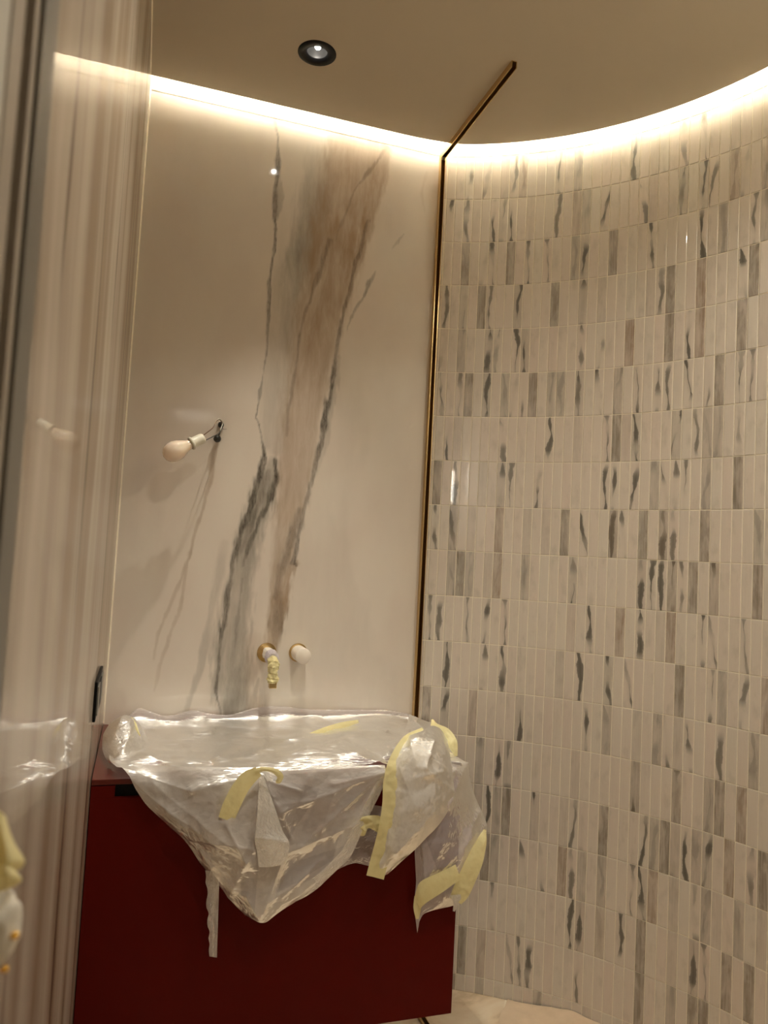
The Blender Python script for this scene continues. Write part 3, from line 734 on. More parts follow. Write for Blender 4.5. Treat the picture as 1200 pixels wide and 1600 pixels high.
t = empty('tap_knob', (k0.x, YB, k0.z), 'round tap knob right of the spout, under a smooth white cap', 'tap knob')
Mk = frame((k0.x, YB, k0.z), (0, -1, 0))
obj('rosette', lathe(bmesh.new(), [(.0275, .0005), (.0290, .0012), (.0290, .0045), (.028, .0060), (.0001, .0060)], Mk, 48), M_BRASS, t)
obj('knob_cap', lathe(bmesh.new(), [(.0232, .006), (.0236, .012), (.0240, .080), (.0236, .0835), (.0220, .0850), (.0001, .0853)], Mk, 48), M_WHITE, t, True)

# ------------------------------------------------------------------ bare bulb on its wires
YBU = 2.235
b0, b1, b2 = atY(318.5, 684, YBU+.01), atY(297.5, 692, YBU), atY(256, 713, YBU-.012)
ax = (b2-b0).normalized(); L = (b2-b0).length
t = empty('hanging_bulb', (0.198, YB, .388), 'unlit white light bulb in a ceramic socket hanging by two wires from the marble wall', 'bulb')
Mb = frame(b0, ax)
obj('socket', lathe(bmesh.new(), [(.0001, 0), (.0115, 0), (.0145, .003), (.0155, .008), (.0155, .034), (.0165, .036), (.0195, .038), (.0195, .0425), (.0165, .044), (.0155, .044)], Mb, 32), M_CERAM, t, True)
s0 = .043; q = L-s0
tb = NT('opal_glass'); tb.b.inputs['Subsurface Weight'].default_value = .35; tb.b.inputs['Subsurface Radius'].default_value = (.02, .015, .01)
M_BULB = tb.base((.86, .72, .58), .12, 0, .5, .5)
bm = lathe(bmesh.new(), [(.0130, s0-.004), (.0135, s0+.003), (.0160, s0+.012), (.0215, s0+.024), (.0275, s0+.037), (.0302, s0+.051), (.0292, s0+.064), (.0240, s0+.076), (.0150, s0+.084), (.0060, s0+.0872), (.0001, s0+.0876)], Mb, 40)
obj('glass_bulb', bm, M_BULB, t, True)
w0 = atY(345, 664, YB)
M_WIREB = m_plain('brown_wire', (.16, .08, .04), .4); M_WIREK = m_plain('black_wire', (.03, .03, .025), .4); M_WIREW = m_plain('white_wire', (.7, .66, .56), .4)
def P(x, y, Y): return atY(x, y, Y)
obj('wire', tube(bmesh.new(), [P(318, 680, 2.245), P(332, 669, 2.25), (P(338, 659, 2.27)), P(342, 655.5, 2.29), P(346, 659, 2.31), P(346.5, 668, 2.325), w0], .0014, 8, 50), M_WIREB, t, True)
obj('wire', tube(bmesh.new(), [P(321, 688, 2.245), P(333, 682, 2.26), P(342, 677, 2.29), P(347, 669, 2.31), P(349, 662, 2.32), w0], .0014, 8, 50), M_WIREK, t, True)
obj('wire', tube(bmesh.new(), [P(338, 661, 2.27), P(341, 655, 2.285), P(345.5, 656, 2.30), P(348, 661, 2.31), P(344, 672, 2.30)], .0013, 8, 40), M_WIREW, t, True)
obj('cable_end', lathe(bmesh.new(), [(.0001, .0), (.009, .0), (.0095, .006), (.007, .016), (.0001, .018)], frame(w0+Vector((0, -.0005, 0)), (0, -1, 0)), 20), M_WIREK, t, True)
bc = P(339.5, 685.5, 2.322)
obj('wire_connector', lathe(bmesh.new(), [(.0001, -.0115), (.006, -.0100), (.0105, -.005), (.0115, 0), (.0105, .005), (.006, .0100), (.0001, .0115)], frame(bc, (.3, -1, .2)), 24), M_WIREK, t, True)
obj('wire', tube(bmesh.new(), [bc, P(343, 677, 2.32), P(345, 670, 2.325), w0], .0022, 8, 24), M_WIREK, t, True)
obj('wire', tube(bmesh.new(), [w0, P(349, 670.5, 2.328), P(354, 670.5, 2.335)], .0007, 6, 14), M_WIREK, t, True)

# ------------------------------------------------------------------ switch plate on the left wall
sy0, sy1, sz0, sz1 = 1.635, 1.855, -.362, -.282
t = empty('switch_plate', (XL, (sy0+sy1)/2, sz0), 'wide black framed socket plate on the left wall just above the plastic', 'socket')
bm = newbox(XL+.0005, XL+.006, sy0, sy1, sz0, sz1, bev=.0015); obj('plate_frame', bm, M_BLACK, t)
for i in range(3):
    y0 = sy0+.010+i*.0675
    bm = newbox(XL+.0055, XL+.0085, y0, y0+.063, sz0+.011, sz1-.011, bev=.001)
    obj('module', bm, M_STEEL if i != 1 else M_BLACK, t)

# ------------------------------------------------------------------ taped handle at the doorway
hc = Vector((-.056, .425, -.175))
t = empty('taped_handle', (XL, .42, -.23), 'brass door handle bundled in yellow masking tape at the left edge of the picture', 'door handle')
bm = bmesh.new()
bmesh.ops.create_icosphere(bm, subdivisions=4, radius=1)
for v in bm.verts:
    n = v.co.copy(); k = 1+.22*mnoise.noise(n*2.1+Vector((4, 1, 0)))+.08*mnoise.noise(n*6)
    v.co = Vector((n.x*.0125*k, n.y*.016*k, n.z*.024*k))+Vector((-.058, .43, -.196))
obj('plastic_wrap', bm, M_TAPEW, t, True)['label'] = 'bulging whitish plastic bundle'
def inpoly(px, poly):
    x, y = px[..., 0], px[..., 1]; r = np.zeros(x.shape, bool)
    for (x0, y0), (x1, y1) in zip(poly, poly[1:]+poly[:1]):
        c = (y0 > y) != (y1 > y); r ^= c & (x < (x1-x0)*(y-y0)/(y1-y0+1e-9)+x0)
    return r.astype(float)
def vor(p): d = mnoise.voronoi(p)[0]; return d[1]-d[0]
def sheet(name, rows, mat, parent, nu=24, nv=24, crk=.0015, sc=60., folds=(), seed=0, dens=None, zones=()):
    """a crumpled sheet through rows of control points (x, y, Y) or (x, y, 'z', Z) taken in the picture and set at their own distance"""
    g = []
    for r in rows:
        pts = []
        for p in r: pts.append(tuple(atZ(p[0], p[1], p[3]) if len(p) == 4 else atY(*p)))
        g.append(crm(pts, nu))
    g = np.array(g); G = np.array([crm(g[:, j], nv) for j in range(nu)]).transpose(1, 0, 2)
    du = np.gradient(G, axis=1); dv = np.gradient(G, axis=0); N = np.cross(du, dv); N /= np.linalg.norm(N, axis=2)[..., None]+1e-12
    sgn = np.sign((N*G).sum(2)); N = -N*sgn[..., None]
    px = np.array([[proj(Vector(G[j, i])) for i in range(nu)] for j in range(nv)])
    U, Vv = np.meshgrid(np.linspace(0, 1, nu), np.linspace(0, 1, nv))
    D = np.zeros((nv, nu))
    if crk:
        for j in range(nv):
            for i in range(nu):
                p = Vector(G[j, i])*sc+Vector((seed, 0, 0))
                q_ = p+Vector((mnoise.noise(p*.7), mnoise.noise(p*.7+Vector((9, 3, 1))), 0))*.9
                D[j, i] = crk*(1.1*(.5-abs(mnoise.noise(q_*.40)))+1.3*(vor(q_*.30)-.35)+.45*(vor(q_*.85+Vector((3, 3, 3)))-.4))
        ed = np.minimum(1, np.minimum(np.minimum(U, 1-U), np.minimum(Vv, 1-Vv))*9); D *= .35+.65*ed
    for (x0, y0, x1, y1, wid, h) in folds:
        a = np.array([x0, y0]); ab = np.array([x1-x0, y1-y0], float); L = ab@ab
        tt = ((px-a)@ab)/L; d = np.linalg.norm(px-a-np.clip(tt, 0, 1)[..., None]*ab, axis=2)
        D += h*.5*np.exp(-(d/(wid*1.25))**1.1)
    G = G+N*D[..., None]
    DN = np.full((nv, nu), dens if dens is not None else {M_FILM: .78, M_FILM2: .54, M_FILM3: .93}.get(mat, 1.))
    for poly, dl in zones: DN += dl*inpoly(px, poly)
    v = [tuple(q) for q in G.reshape(-1, 3)]
    f = [(j*nu+i, j*nu+i+1, (j+1)*nu+i+1, (j+1)*nu+i) for j in range(nv-1) for i in range(nu-1)]
    o = pymesh(name, v, f, mat, parent, True)
    at = o.data.attributes.new('dens', 'FLOAT', 'POINT'); at.data.foreach_set('value', np.clip(DN, .05, .97).astype(np.float32).ravel())
    return o
o = sheet('masking_tape', [[(-8, 1262, .430), (8, 1275, .428), (12, 1290, .43)], [(-8, 1300, .424), (8, 1308, .420), (26, 1322, .43)], [(-8, 1340, .424), (12, 1345, .416), (39, 1347, .43)], [(-8, 1362, .424), (10, 1366, .42), (22, 1365, .43)]], M_TAPE, t, 20, 20, .0006, 160, seed=3)
o = sheet('masking_tape', [[(-8, 1352, .416), (12, 1352, .414), (22, 1358, .420)], [(-8, 1375, .414), (14, 1370, .412), (34, 1374, .42)], [(-8, 1394, .416), (10, 1390, .414), (24, 1384, .42)]], M_TAPE, t, 20, 16, .0006, 160, seed=8)
for (x, y) in ((21, 1462), (5, 1514)):
    c = atY(x, y, .42)
    bm = lathe(bmesh.new(), [(.0001, .0028), (.0012, .0025), (.0019, .0015), (.0019, .0003), (.0013, 0), (.0013, -.012)], frame(c, (.9, -.5, .3)), 20)
    obj('brass_screw', bm, M_GOLD, t, True)
bm = newbox(XL-.001, XL+.003, .375, .45, -.26, -.10, bev=.001); obj('handle_plate', bm, M_BRASS, t)

# ------------------------------------------------------------------ the plastic sheet over the vanity
t = empty('plastic_sheet', (.38, 2.0, VT), 'crumpled translucent plastic sheet taped over the red vanity and hanging down its front', 'plastic sheet')
Z0 = VT+.015
def zt(x, y, dz=0.): return (x, y, 'z', Z0+dz)
def lip(x, dy=0, Y=1.785): return (x, 1213.5-(x-138)*.0376+dy, Y)
# top: from the marble wall forward over the counter to its front edge
top = [
 [(198, 1124, 2.325), (216, 1107, 2.33), (238, 1113, 2.325), (262, 1119, 2.33), (300, 1110, 2.325), (330, 1116, 2.33), (360, 1117, 2.325), (400, 1106, 2.33), (440, 1104, 2.328), (490, 1109, 2.33), (560, 1109, 2.33), (610, 1111, 2.33), (640, 1116, 2.33), (655, 1124, 2.31)],
 [(196, 1130, 2.29), (218, 1126, 2.31), (240, 1130, 2.305), (262, 1132, 2.31), (300, 1128, 2.30), (330, 1130, 2.31), (360, 1128, 2.305), (400, 1124, 2.31), (440, 1122, 2.31), (490, 1124, 2.31), (560, 1122, 2.31), (610, 1122, 2.31), (640, 1124, 2.31), (664, 1134, 2.28)],
 [zt(192, 1146, .02), zt(225, 1142), zt(245, 1142), zt(265, 1142), zt(300, 1141), zt(330, 1141), zt(360, 1140), zt(400, 1140), zt(440, 1139), zt(490, 1139), zt(560, 1138), zt(610, 1138), zt(645, 1138), zt(674, 1143, .01)],
 [zt(185, 1162, .02), zt(215, 1160, .004), zt(245, 1158), zt(275, 1156), zt(305, 1156), zt(335, 1156), zt(370, 1155), zt(405, 1155), zt(445, 1154, .004), zt(495, 1152, .01), zt(560, 1152, .012), zt(615, 1152, .012), zt(655, 1152, .01), zt(690, 1158, .01)],
 [zt(172, 1178, .012), zt(205, 1176, .008), zt(240, 1174, .004), zt(275, 1173), zt(310, 1173), zt(345, 1172), zt(380, 1172), zt(415, 1172, .004), zt(455, 1170, .01), zt(500, 1168, .014), zt(560, 1166, .016), zt(620, 1168, .016), zt(665, 1168, .014), zt(706, 1176, .004)],
 [zt(172, 1190, .008), zt(205, 1191, .008), zt(240, 1191, .006), zt(275, 1191, .004), zt(310, 1191), zt(345, 1190), zt(380, 1189), zt(415, 1188, .004), zt(455, 1186, .008), zt(500, 1184, .010), zt(560, 1182, .012), zt(620, 1182, .010), zt(670, 1184, .006), zt(719, 1190, .001)],
 [zt(182, 1199, .006), zt(210, 1203, .004), (245, 1207, 1.795), (275, 1206, 1.79), (310, 1205, 1.788), (345, 1204, 1.788), (380, 1203, 1.788), (415, 1202, 1.787), (455, 1200, 1.787), (500, 1198, 1.787), (560, 1197, 1.787), (620, 1195, 1.79), (670, 1194, 1.79), (724, 1198, 1.80)]]
TF = [(200, 1130, 640, 1126, 4, .006), (215, 1163, 420, 1160, 6, .006), (420, 1160, 600, 1148, 6, .008), (230, 1152, 330, 1150, 4, .005),
      (400, 1178, 470, 1158, 6, .009), (440, 1186, 600, 1140, 6, .008), (590, 1196, 520, 1170, 6, .007), (590, 1196, 640, 1150, 6, .008),
      (480, 1176, 560, 1184, 6, .007), (230, 1178, 330, 1196, 6, .007), (300, 1180, 400, 1200, 6, .006), (200, 1180, 280, 1204, 6, .008), (350, 1150, 480, 1142, 5, .005)]
sheet('film', top, M_FILM2, t, 190, 90, .0115, 15, [(a, b, c, d, e, f*2) for a, b, c, d, e, f in TF], 1, .38,
  [([(196, 1150), (260, 1142), (300, 1162), (420, 1160), (400, 1215), (160, 1215), (150, 1160)], .2), ([(250, 1190), (275, 1160), (300, 1158), (340, 1175), (330, 1196)], .12), ([(420, 1180), (520, 1140), (640, 1116), (700, 1160), (600, 1185), (430, 1196)], .18), ([(190, 1138), (640, 1124), (640, 1104), (190, 1104)], .05), ([(230, 1147), (330, 1152), (470, 1156), (600, 1140), (470, 1148), (330, 1146)], -.2)])['label'] = 'film lying over the countertop'  # last zone: dark shaded band, put in as thinner film
# left swag that hangs down the front to a point
swag = [
 [zt(172, 1188, .012), (205, 1192, 1.83), (245, 1196, 1.80), (300, 1198, 1.782), (360, 1199, 1.78), (410, 1199, 1.78), (460, 1198, 1.778), (510, 1197, 1.777), (560, 1197, 1.776), (600, 1196, 1.775)],
 [zt(184, 1198, .010), (220, 1208, 1.80), (260, 1214, 1.785), (310, 1216, 1.768), (360, 1214, 1.763), (410, 1212, 1.76), (460, 1210, 1.762), (510, 1208, 1.765), (560, 1205, 1.768), (600, 1202, 1.772)],
 [(203, 1214, 1.79), (240, 1228, 1.782), (280, 1234, 1.772), (320, 1238, 1.755), (365, 1238, 1.745), (412, 1234, 1.742), (460, 1230, 1.752), (510, 1224, 1.758), (556, 1216, 1.763), (600, 1208, 1.770)],
 [(215, 1236, 1.788), (250, 1250, 1.780), (290, 1260, 1.765), (330, 1264, 1.748), (372, 1264, 1.738), (415, 1260, 1.738), (460, 1252, 1.75), (505, 1246, 1.756), (550, 1235, 1.762), (596, 1217, 1.768)],
 [(234, 1262, 1.786), (268, 1278, 1.775), (305, 1288, 1.757), (342, 1292, 1.742), (380, 1292, 1.735), (418, 1286, 1.738), (460, 1278, 1.75), (500, 1268, 1.757), (542, 1256, 1.762), (588, 1233, 1.767)],
 [(262, 1287, 1.785), (292, 1302, 1.770), (325, 1314, 1.752), (356, 1320, 1.738), (390, 1322, 1.735), (422, 1314, 1.74), (458, 1304, 1.752), (494, 1294, 1.758), (532, 1280, 1.760), (575, 1256, 1.766)],
 [(290, 1314, 1.783), (315, 1330, 1.768), (343, 1342, 1.752), (370, 1349, 1.74), (398, 1350, 1.738), (426, 1342, 1.745), (456, 1332, 1.755), (488, 1320, 1.760), (522, 1306, 1.760), (563, 1283, 1.765)],
 [(310, 1344, 1.782), (332, 1357, 1.768), (356, 1368, 1.755), (380, 1374, 1.745), (402, 1375, 1.744), (426, 1368, 1.75), (452, 1360, 1.757), (480, 1348, 1.761), (510, 1334, 1.760), (552, 1310, 1.764)],
 [(334, 1374, 1.780), (350, 1384, 1.768), (368, 1392, 1.757), (388, 1398, 1.75), (404, 1398, 1.75), (424, 1393, 1.754), (446, 1386, 1.758), (470, 1375, 1.760), (496, 1361, 1.759), (541, 1336, 1.764)],
 [(356, 1400, 1.778), (368, 1406, 1.768), (380, 1412, 1.760), (394, 1416, 1.754), (406, 1416, 1.754), (421, 1412, 1.757), (438, 1406, 1.759), (458, 1398, 1.760), (480, 1386, 1.759), (520, 1363, 1.765)],
 [(370, 1417, 1.776), (378, 1421, 1.769), (388, 1425, 1.763), (398, 1428, 1.758), (407, 1428, 1.758), (418, 1425, 1.759), (431, 1419, 1.760), (444, 1412, 1.761), (459, 1404, 1.762), (488, 1388, 1.766)],
 [(383, 1429, 1.774), (389, 1432, 1.770), (395, 1435, 1.766), (402, 1438, 1.763), (409, 1441, 1.762), (416, 1440, 1.762), (424, 1434, 1.763), (433, 1427, 1.764), (443, 1420, 1.765), (456, 1412, 1.768)]]
SF = [(598, 1206, 440, 1268, 7, .012), (598, 1206, 470, 1320, 8, .013), (598, 1206, 520, 1225, 5, .008), (597, 1210, 545, 1300, 6, .012), (560, 1285, 440, 1335, 6, .010),
      (410, 1214, 355, 1285, 7, .010), (408, 1214, 300, 1232, 6, .009), (405, 1215, 395, 1330, 7, .010), (412, 1216, 455, 1310, 5, .010), (412, 1218, 470, 1236, 4, .008),
      (215, 1212, 300, 1236, 6, .010), (300, 1236, 350, 1226, 5, .008), (180, 1194, 300, 1300, 9, .008), (240, 1225, 370, 1330, 9, .009), (250, 1255, 340, 1320, 7, .008),
      (355, 1290, 385, 1350, 5, .012), (385, 1345, 360, 1400, 6, .010), (300, 1310, 390, 1325, 5, .007), (440, 1345, 410, 1425, 6, .012), (480, 1365, 420, 1408, 6, .010),
      (500, 1345, 440, 1400, 5, .008), (385, 1400, 405, 1435, 5, .010), (440, 1205, 590, 1200, 5, .008), (400, 1262, 480, 1250, 6, .006), (520, 1240, 500, 1300, 7, .007)]
sheet('film', swag, M_FILM, t, 210, 160, .0062, 19, SF, 5, .72,
   [([(160, 1180), (405, 1213), (400, 1300), (372, 1345), (382, 1440), (160, 1440)], .14), ([(412, 1213), (500, 1232), (445, 1320), (412, 1250)], -.14), ([(412, 1213), (600, 1198), (600, 1190), (300, 1190)], .10),  # first thinner zone: dark shadow below the tape loop, put into the density
    ([(440, 1320), (520, 1310), (575, 1262), (600, 1210), (600, 1300), (470, 1345), (440, 1345)], .12), ([(404, 1350), (446, 1345), (436, 1385), (408, 1440), (396, 1440)], .16),
    ([(440, 1345), (530, 1305), (520, 1345), (430, 1395)], -.12), ([(318, 1290), (372, 1300), (400, 1262), (372, 1345), (395, 1380), (360, 1400)], .06), ([(500, 1232), (598, 1206), (560, 1260), (470, 1300)], -.06)])['label'] = 'swag of film hanging to a point in front of the cabinet'
# thick hem along the swag's right edge
sheet('film', [[(600, 1204, 1.765), (606, 1208, 1.765)], [(585, 1228, 1.758), (594, 1240, 1.762)], [(570, 1256, 1.756), (580, 1268, 1.760)], [(552, 1290, 1.755), (567, 1296, 1.760)], [(538, 1322, 1.755), (548, 1338, 1.76)],
   [(518, 1346, 1.755), (528, 1358, 1.76)], [(486, 1374, 1.756), (494, 1390, 1.762)], [(452, 1388, 1.757), (470, 1405, 1.763)], [(424, 1398, 1.757), (440, 1418, 1.763)], [(408, 1424, 1.757), (416, 1441, 1.763)]], M_FILM, t, 16, 80, .0022, 50, (), 6)
# pinched bundle at the left end
bund = [
 [(186, 1122, 2.06), (196, 1118, 2.03), (208, 1121, 2.05), (216, 1130, 2.10)],
 [(172, 1130, 2.05), (186, 1126, 1.99), (206, 1128, 1.99), (222, 1138, 2.08)],
 [(163, 1145, 2.04), (182, 1142, 1.96), (206, 1142, 1.965), (228, 1150, 2.06)],
 [(160, 1160, 2.02), (180, 1159, 1.93), (206, 1158, 1.94), (232, 1162, 2.03)],
 [(161, 1172, 1.98), (180, 1174, 1.90), (206, 1172, 1.91), (238, 1174, 1.99)],
 [(166, 1184, 1.93), (184, 1190, 1.87), (210, 1190, 1.87), (244, 1188, 1.93)],
 [(176, 1191, 1.90), (190, 1198, 1.85), (214, 1202, 1.84), (250, 1200, 1.88)]]
sheet('film', bund, M_FILM3, t, 60, 60, .0045, 34, [(190, 1124, 170, 1180, 4, .008), (205, 1140, 185, 1190, 5, .008), (165, 1150, 215, 1135, 4, .006), (176, 1188, 240, 1176, 4, .008), (200, 1160, 168, 1180, 4, .006)], 11)['label'] = 'puffed whitish bundle at the left end'
# thin film behind, between the swag and the taped flap
sheet('film', [[(545, 1262, 1.788), (580, 1258, 1.788), (612, 1262, 1.788), (650, 1262, 1.788)], [(535, 1300, 1.786), (575, 1302, 1.784), (612, 1296, 1.784), (646, 1286, 1.787)], [(522, 1336, 1.786), (565, 1335, 1.783), (600, 1322, 1.784), (636, 1308, 1.787)],
   [(516, 1364, 1.787), (552, 1349, 1.785), (580, 1352, 1.785), (606, 1336, 1.786)]], M_FILM2, t, 50, 40, .002, 30, (), 13)
# right end: film falling over the corner and bellying out past the cabinet
rt = [
 [(612, 1196, 1.785), (650, 1190, 1.785), (690, 1186, 1.79), (712, 1183, 1.83), (724, 1194, 1.84)],
 [(640, 1212, 1.78), (665, 1206, 1.775), (700, 1205, 1.775), (722, 1206, 1.80), (730, 1208, 1.83)],
 [(648, 1240, 1.779), (672, 1236, 1.768), (702, 1234, 1.765), (724, 1234, 1.79), (737, 1236, 1.83)],
 [(650, 1270, 1.779), (674, 1268, 1.764), (704, 1266, 1.76), (730, 1262, 1.785), (748, 1262, 1.83)],
 [(649, 1300, 1.780), (674, 1300, 1.764), (704, 1300, 1.76), (732, 1296, 1.78), (757, 1282, 1.82)],
 [(648, 1328, 1.782), (672, 1328, 1.766), (700, 1328, 1.764), (730, 1324, 1.78), (759, 1302, 1.81)],
 [(649, 1354, 1.784), (672, 1352, 1.77), (698, 1350, 1.768), (725, 1346, 1.78), (754, 1336, 1.805)],
 [(650, 1378, 1.785), (670, 1374, 1.775), (694, 1370, 1.772), (718, 1368, 1.78), (744, 1366, 1.80)],
 [(648, 1402, 1.786), (666, 1398, 1.778), (688, 1396, 1.776), (708, 1394, 1.78), (733, 1392, 1.80)],
 [(648, 1424, 1.787), (660, 1417, 1.78), (676, 1414, 1.778), (694, 1411, 1.78), (718, 1408, 1.80)],
 [(650, 1442, 1.787), (655, 1434, 1.783), (662, 1424, 1.781), (680, 1420, 1.78), (712, 1414, 1.795)],
 [(652, 1458, 1.787), (653.5, 1450, 1.785), (656, 1438, 1.783), (664, 1426, 1.782), (706, 1416, 1.79)]]
sheet('film', rt, M_FILM2, t, 110, 130, .0038, 28, [(724, 1196, 690, 1215, 5, .010), (724, 1196, 700, 1260, 6, .010), (724, 1196, 752, 1290, 5, .010), (745, 1270, 715, 1340, 5, .010), (755, 1290, 700, 1370, 6, .010),
   (700, 1300, 660, 1390, 6, .008), (660, 1310, 665, 1400, 6, .012), (740, 1300, 690, 1360, 4, .008), (650, 1280, 705, 1250, 6, .008), (720, 1330, 708, 1390, 4, .008)], 17, .52, [([(700, 1200), (724, 1196), (760, 1290), (740, 1330), (715, 1300)], .12), ([(645, 1300), (662, 1300), (690, 1380), (645, 1400)], .16), ([(690, 1380), (760, 1300), (760, 1420), (650, 1470), (645, 1400)], .15)])['label'] = 'thin film hanging past the right-hand corner'
# back right: film gathered up by tape
sheet('film', [[(640, 1116, 2.20), (664, 1126, 2.10), (690, 1134, 2.00), (700, 1148, 1.96)], [(634, 1140, 2.10), (662, 1140, 2.0), (690, 1148, 1.94), (708, 1162, 1.92)], [(630, 1168, 1.95), (662, 1160, 1.90), (690, 1164, 1.88), (712, 1180, 1.88)], [(626, 1196, 1.80), (662, 1184, 1.82), (692, 1180, 1.83), (716, 1190, 1.85)]],
   M_FILM, t, 60, 60, .005, 34, [(650, 1130, 700, 1170, 4, .012), (640, 1160, 712, 1176, 4, .010)], 19)
# taped flap folded over in front
flap = [
 [(664, 1139, 1.86), (676, 1134, 1.86), (690, 1140, 1.87), (700, 1156, 1.87)],
 [(640, 1150, 1.81), (660, 1148, 1.79), (684, 1154, 1.80), (702, 1172, 1.83)],
 [(622, 1170, 1.775), (652, 1166, 1.755), (682, 1172, 1.76), (704, 1188, 1.79)],
 [(609, 1196, 1.758), (644, 1194, 1.736), (680, 1198, 1.742), (707, 1214, 1.77)],
 [(601, 1224, 1.752), (640, 1224, 1.726), (678, 1226, 1.732), (708, 1244, 1.762)],
 [(598, 1252, 1.750), (636, 1254, 1.724), (672, 1256, 1.73), (700, 1268, 1.757)],
 [(595, 1280, 1.750), (628, 1286, 1.726), (658, 1286, 1.732), (684, 1291, 1.756)],
 [(590, 1308, 1.751), (618, 1314, 1.732), (644, 1312, 1.738), (664, 1311, 1.757)],
 [(581, 1340, 1.753), (600, 1344, 1.74), (620, 1342, 1.744), (638, 1336, 1.758)],
 [(573, 1368, 1.755), (583, 1370, 1.75), (594, 1371, 1.751), (606, 1366, 1.758)]]
sheet('film', flap, M_FILM3, t, 110, 120, .0065, 24, [(640, 1150, 650, 1200, 5, .010), (676, 1160, 662, 1200, 4, .014), (690, 1172, 700, 1215, 4, .012), (662, 1200, 706, 1236, 5, .010), (625, 1200, 660, 1290, 7, .008),
   (612, 1215, 606, 1320, 5, .006), (700, 1240, 620, 1330, 7, .009), (670, 1180, 690, 1200, 3, .014), (650, 1215, 690, 1205, 4, .010)], 23)['label'] = 'whiter doubled flap of film turned over the front edge'
# small flap by the loop of tape
sheet('film', [[(405, 1212, 1.735), (409, 1212, 1.735), (412, 1214, 1.736)], [(403, 1250, 1.730), (414, 1249, 1.728), (426, 1252, 1.733)], [(400, 1290, 1.728), (418, 1292, 1.724), (441, 1296, 1.731)], [(398, 1312, 1.728), (422, 1318, 1.722), (451, 1316, 1.731)], [(402, 1334, 1.730), (424, 1336, 1.727), (450, 1336, 1.733)], [(404, 1355, 1.732), (424, 1354, 1.731), (445, 1350, 1.735)]],
   M_FILM3, t, 40, 70, .0012, 30, [(400, 1308, 450, 1316, 5, .008), (404, 1220, 402, 1300, 4, .005)], 29)['label'] = 'small pointed flap of doubled film'
# torn strip
rows = []
rj = random.Random(3)
for i in range(15):
    y = 1360+i*9.6; k = i/14
    xl = (322 if i < 3 else 323+k*4)+rj.uniform(-2.2, 1.6); xr = 343-k*4 if i > 1 else 340
    rows.append([(xl, y, 1.772), ((xl+xr)/2, y+1, 1.770), (xr, y+(2 if i == 14 else 0), 1.773)])
sheet('torn_strip', rows, M_FILM, t, 12, 70, .0012, 70, (), 31)['label'] = 'narrow ragged strip torn off the film'
# ---- masking tape
def tape_strip(pts, wids, name='masking_tape', nv=60, nu=10, crk=.0018, sc=70, seed=0, dirs=None, mat=None):
    rows = []
    for i, p in enumerate(pts):
        a = pts[max(i-1, 0)]; b = pts[min(i+1, len(pts)-1)]; dx, dy = b[0]-a[0], b[1]-a[1]; L = math.hypot(dx, dy); nx, ny = -dy/L, dx/L
        if dirs: nx, ny = dirs[i]
        wd = wids[i]/2
        rows.append([(p[0]-nx*wd, p[1]-ny*wd, p[2]), (p[0], p[1], p[2]-.002), (p[0]+nx*wd, p[1]+ny*wd, p[2])])
    return sheet(name, rows, mat or M_TAPE, t, nu, nv, crk, sc, (), seed)
tape_strip([(664, 1144, 1.845), (640, 1160, 1.790), (621, 1190, 1.752), (613, 1222, 1.740), (612, 1254, 1.736), (608, 1284, 1.736), (602, 1310, 1.740), (594, 1340, 1.744), (586, 1371, 1.748)], [18, 26, 27, 28, 29, 29, 28, 28, 28], crk=.0022, seed=41, nv=110, nu=16)['label'] = 'long strip down the edge of the folded flap'
tape_strip([(353, 1281, 1.738), (362, 1258, 1.732), (374, 1234, 1.727), (388, 1216, 1.722), (404, 1205, 1.718)], [25, 27, 26, 24, 16], seed=42, nv=50, nu=14)['label'] = 'strip curling over the middle of the swag'
tape_strip([(398, 1206, 1.718), (410, 1202, 1.714), (424, 1203, 1.712), (434, 1208, 1.714), (438, 1214, 1.718), (435, 1221, 1.722), (431, 1222, 1.725)], [10, 7, 7, 10, 10, 8, 4], seed=43, crk=.001)
tape_strip([(652, 1410, 1.775), (662, 1394, 1.765), (690, 1378, 1.760), (716, 1362, 1.765)], [22, 34, 30, 24], seed=44, crk=.0014, dirs=[(.35, .94), (.3, .95), (.25, .97), (.35, .94)])['label'] = 'wide strip across the foot of the right-hand film'
tape_strip([(652, 1400, 1.778), (652, 1418, 1.778), (652, 1436, 1.780)], [9, 12, 5], seed=48, crk=.0008, nv=20)
tape_strip([(757, 1296, 1.80), (751, 1318, 1.785), (742, 1344, 1.775), (731, 1370, 1.772), (719, 1396, 1.774), (712, 1408, 1.776)], [6, 18, 26, 28, 27, 20], seed=45, crk=.0032, sc=60, nv=80, nu=18)['label'] = 'crinkled strip up the outer edge of the right-hand film'
tape_strip([(712, 1398, 1.774), (713, 1410, 1.776), (709, 1424, 1.780)], [20, 10, 3], seed=46, crk=.0015, nv=20, mat=M_FILM3, name='film_scrap')
tape_strip([(675, 1124, 1.99), (679, 1136, 1.95), (696, 1144, 1.90), (707, 1160, 1.87), (710, 1182, 1.86)], [3, 14, 14, 15, 10], seed=47, crk=.003, nv=50)['label'] = 'tape sticking up behind the right-hand corner'
tape_strip([(553, 1300, 1.772), (560, 1294, 1.764), (572, 1285, 1.757), (588, 1286, 1.752), (602, 1296, 1.752)], [16, 30, 20, 24, 22], seed=49, crk=.005, sc=80, nv=50, nu=20)['label'] = 'crumpled tab between the swag and the flap'
tape_strip([zt(470, 1154, .018)[:2]+(2.06,), (500, 1143, 2.12), (532, 1134, 2.17), (560, 1127, 2.22)], [4, 8, 10, 5], seed=50, crk=.001, nv=40)
tape_strip([(205, 1121, 2.02), (211, 1132, 1.985), (216, 1144, 1.97), (219, 1150, 1.97)], [3, 5, 3, 1.5], seed=51, crk=.0006, nv=20)

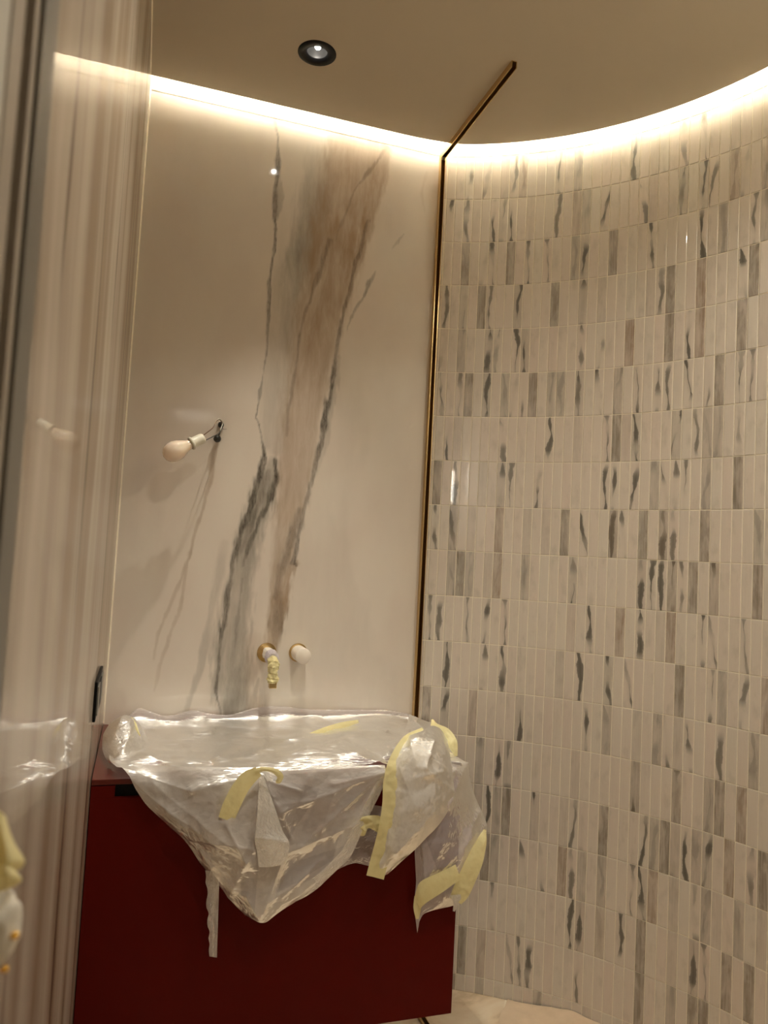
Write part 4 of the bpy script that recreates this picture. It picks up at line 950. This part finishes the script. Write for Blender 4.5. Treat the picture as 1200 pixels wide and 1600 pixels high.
# ------------------------------------------------------------------ protective paper on the floor
pp = []
def fl(x, y, dz=.002): q = atZ(x, y, ZF+dz); return Vector(q)
def paper(name, rows, nu, nv, crk, seed, label, mat=M_KRAFT):
    g = np.array([crm([tuple(p) for p in r], nu) for r in rows]); G = np.array([crm(g[:, j], nv) for j in range(nu)]).transpose(1, 0, 2)
    v = []
    for j in range(nv):
        for i in range(nu):
            p = Vector(G[j, i]); p.z += crk*max(0, mnoise.noise(p*9+Vector((seed, 0, 0)))+.25*mnoise.noise(p*30)); v.append(p)
    f = [(j*nu+i, j*nu+i+1, (j+1)*nu+i+1, (j+1)*nu+i) for j in range(nv-1) for i in range(nu-1)]
    return tag(pymesh(name, v, f, mat, None, True), label, 'paper')
def arc(s, off, z): x, y = curve_pt(s, off); return Vector((x, y, ZF+z))
sA = plan_hit(794, 1562)[0]
ss_ = np.linspace(sA, S_END-.2, 9)
edgez = [.003, .020, .014, .030, .022, .012, .006, .004, .003]
rows = [[arc(s, .004 if z < .004 else .003, z) for s, z in zip(ss_, edgez)],
        [arc(s, .05, .012) for s in ss_], [arc(s, .14, .003) for s in ss_]]
far = [fl(840, 1602), fl(860, 1640), fl(900, 1700), fl(960, 1760)]
rows.append([fl(842, 1604), fl(870, 1640), fl(920, 1700)]+[Vector((arc(s, .42, .003))) for s in ss_[3:]])
paper('floor_paper', rows, 90, 40, .012, 2, 'brown protective paper on the floor, its rumpled edge turned up against the tiled wall')
rows = [[fl(760, 1557, .003), fl(778, 1560, .0035), fl(795, 1564, .004)], [fl(786, 1580, .003), fl(797, 1578, .0035), fl(812, 1580, .004)], [fl(798, 1604, .003), fl(820, 1604, .003), fl(845, 1606, .004)]]
rows = [[fl(789, 1562.5, .002), fl(795, 1563.5, .0025)], [fl(786, 1582, .002), fl(816, 1584, .0025)], [fl(780, 1640, .002), fl(880, 1640, .0025)]]
M_PAPERL = m_plain('pale_paper', (.88, .78, .60), .5, var=.05)
paper('floor_paper', rows, 16, 20, .001, 7, 'pale strip of paper along the left edge of the brown floor paper', M_PAPERL)
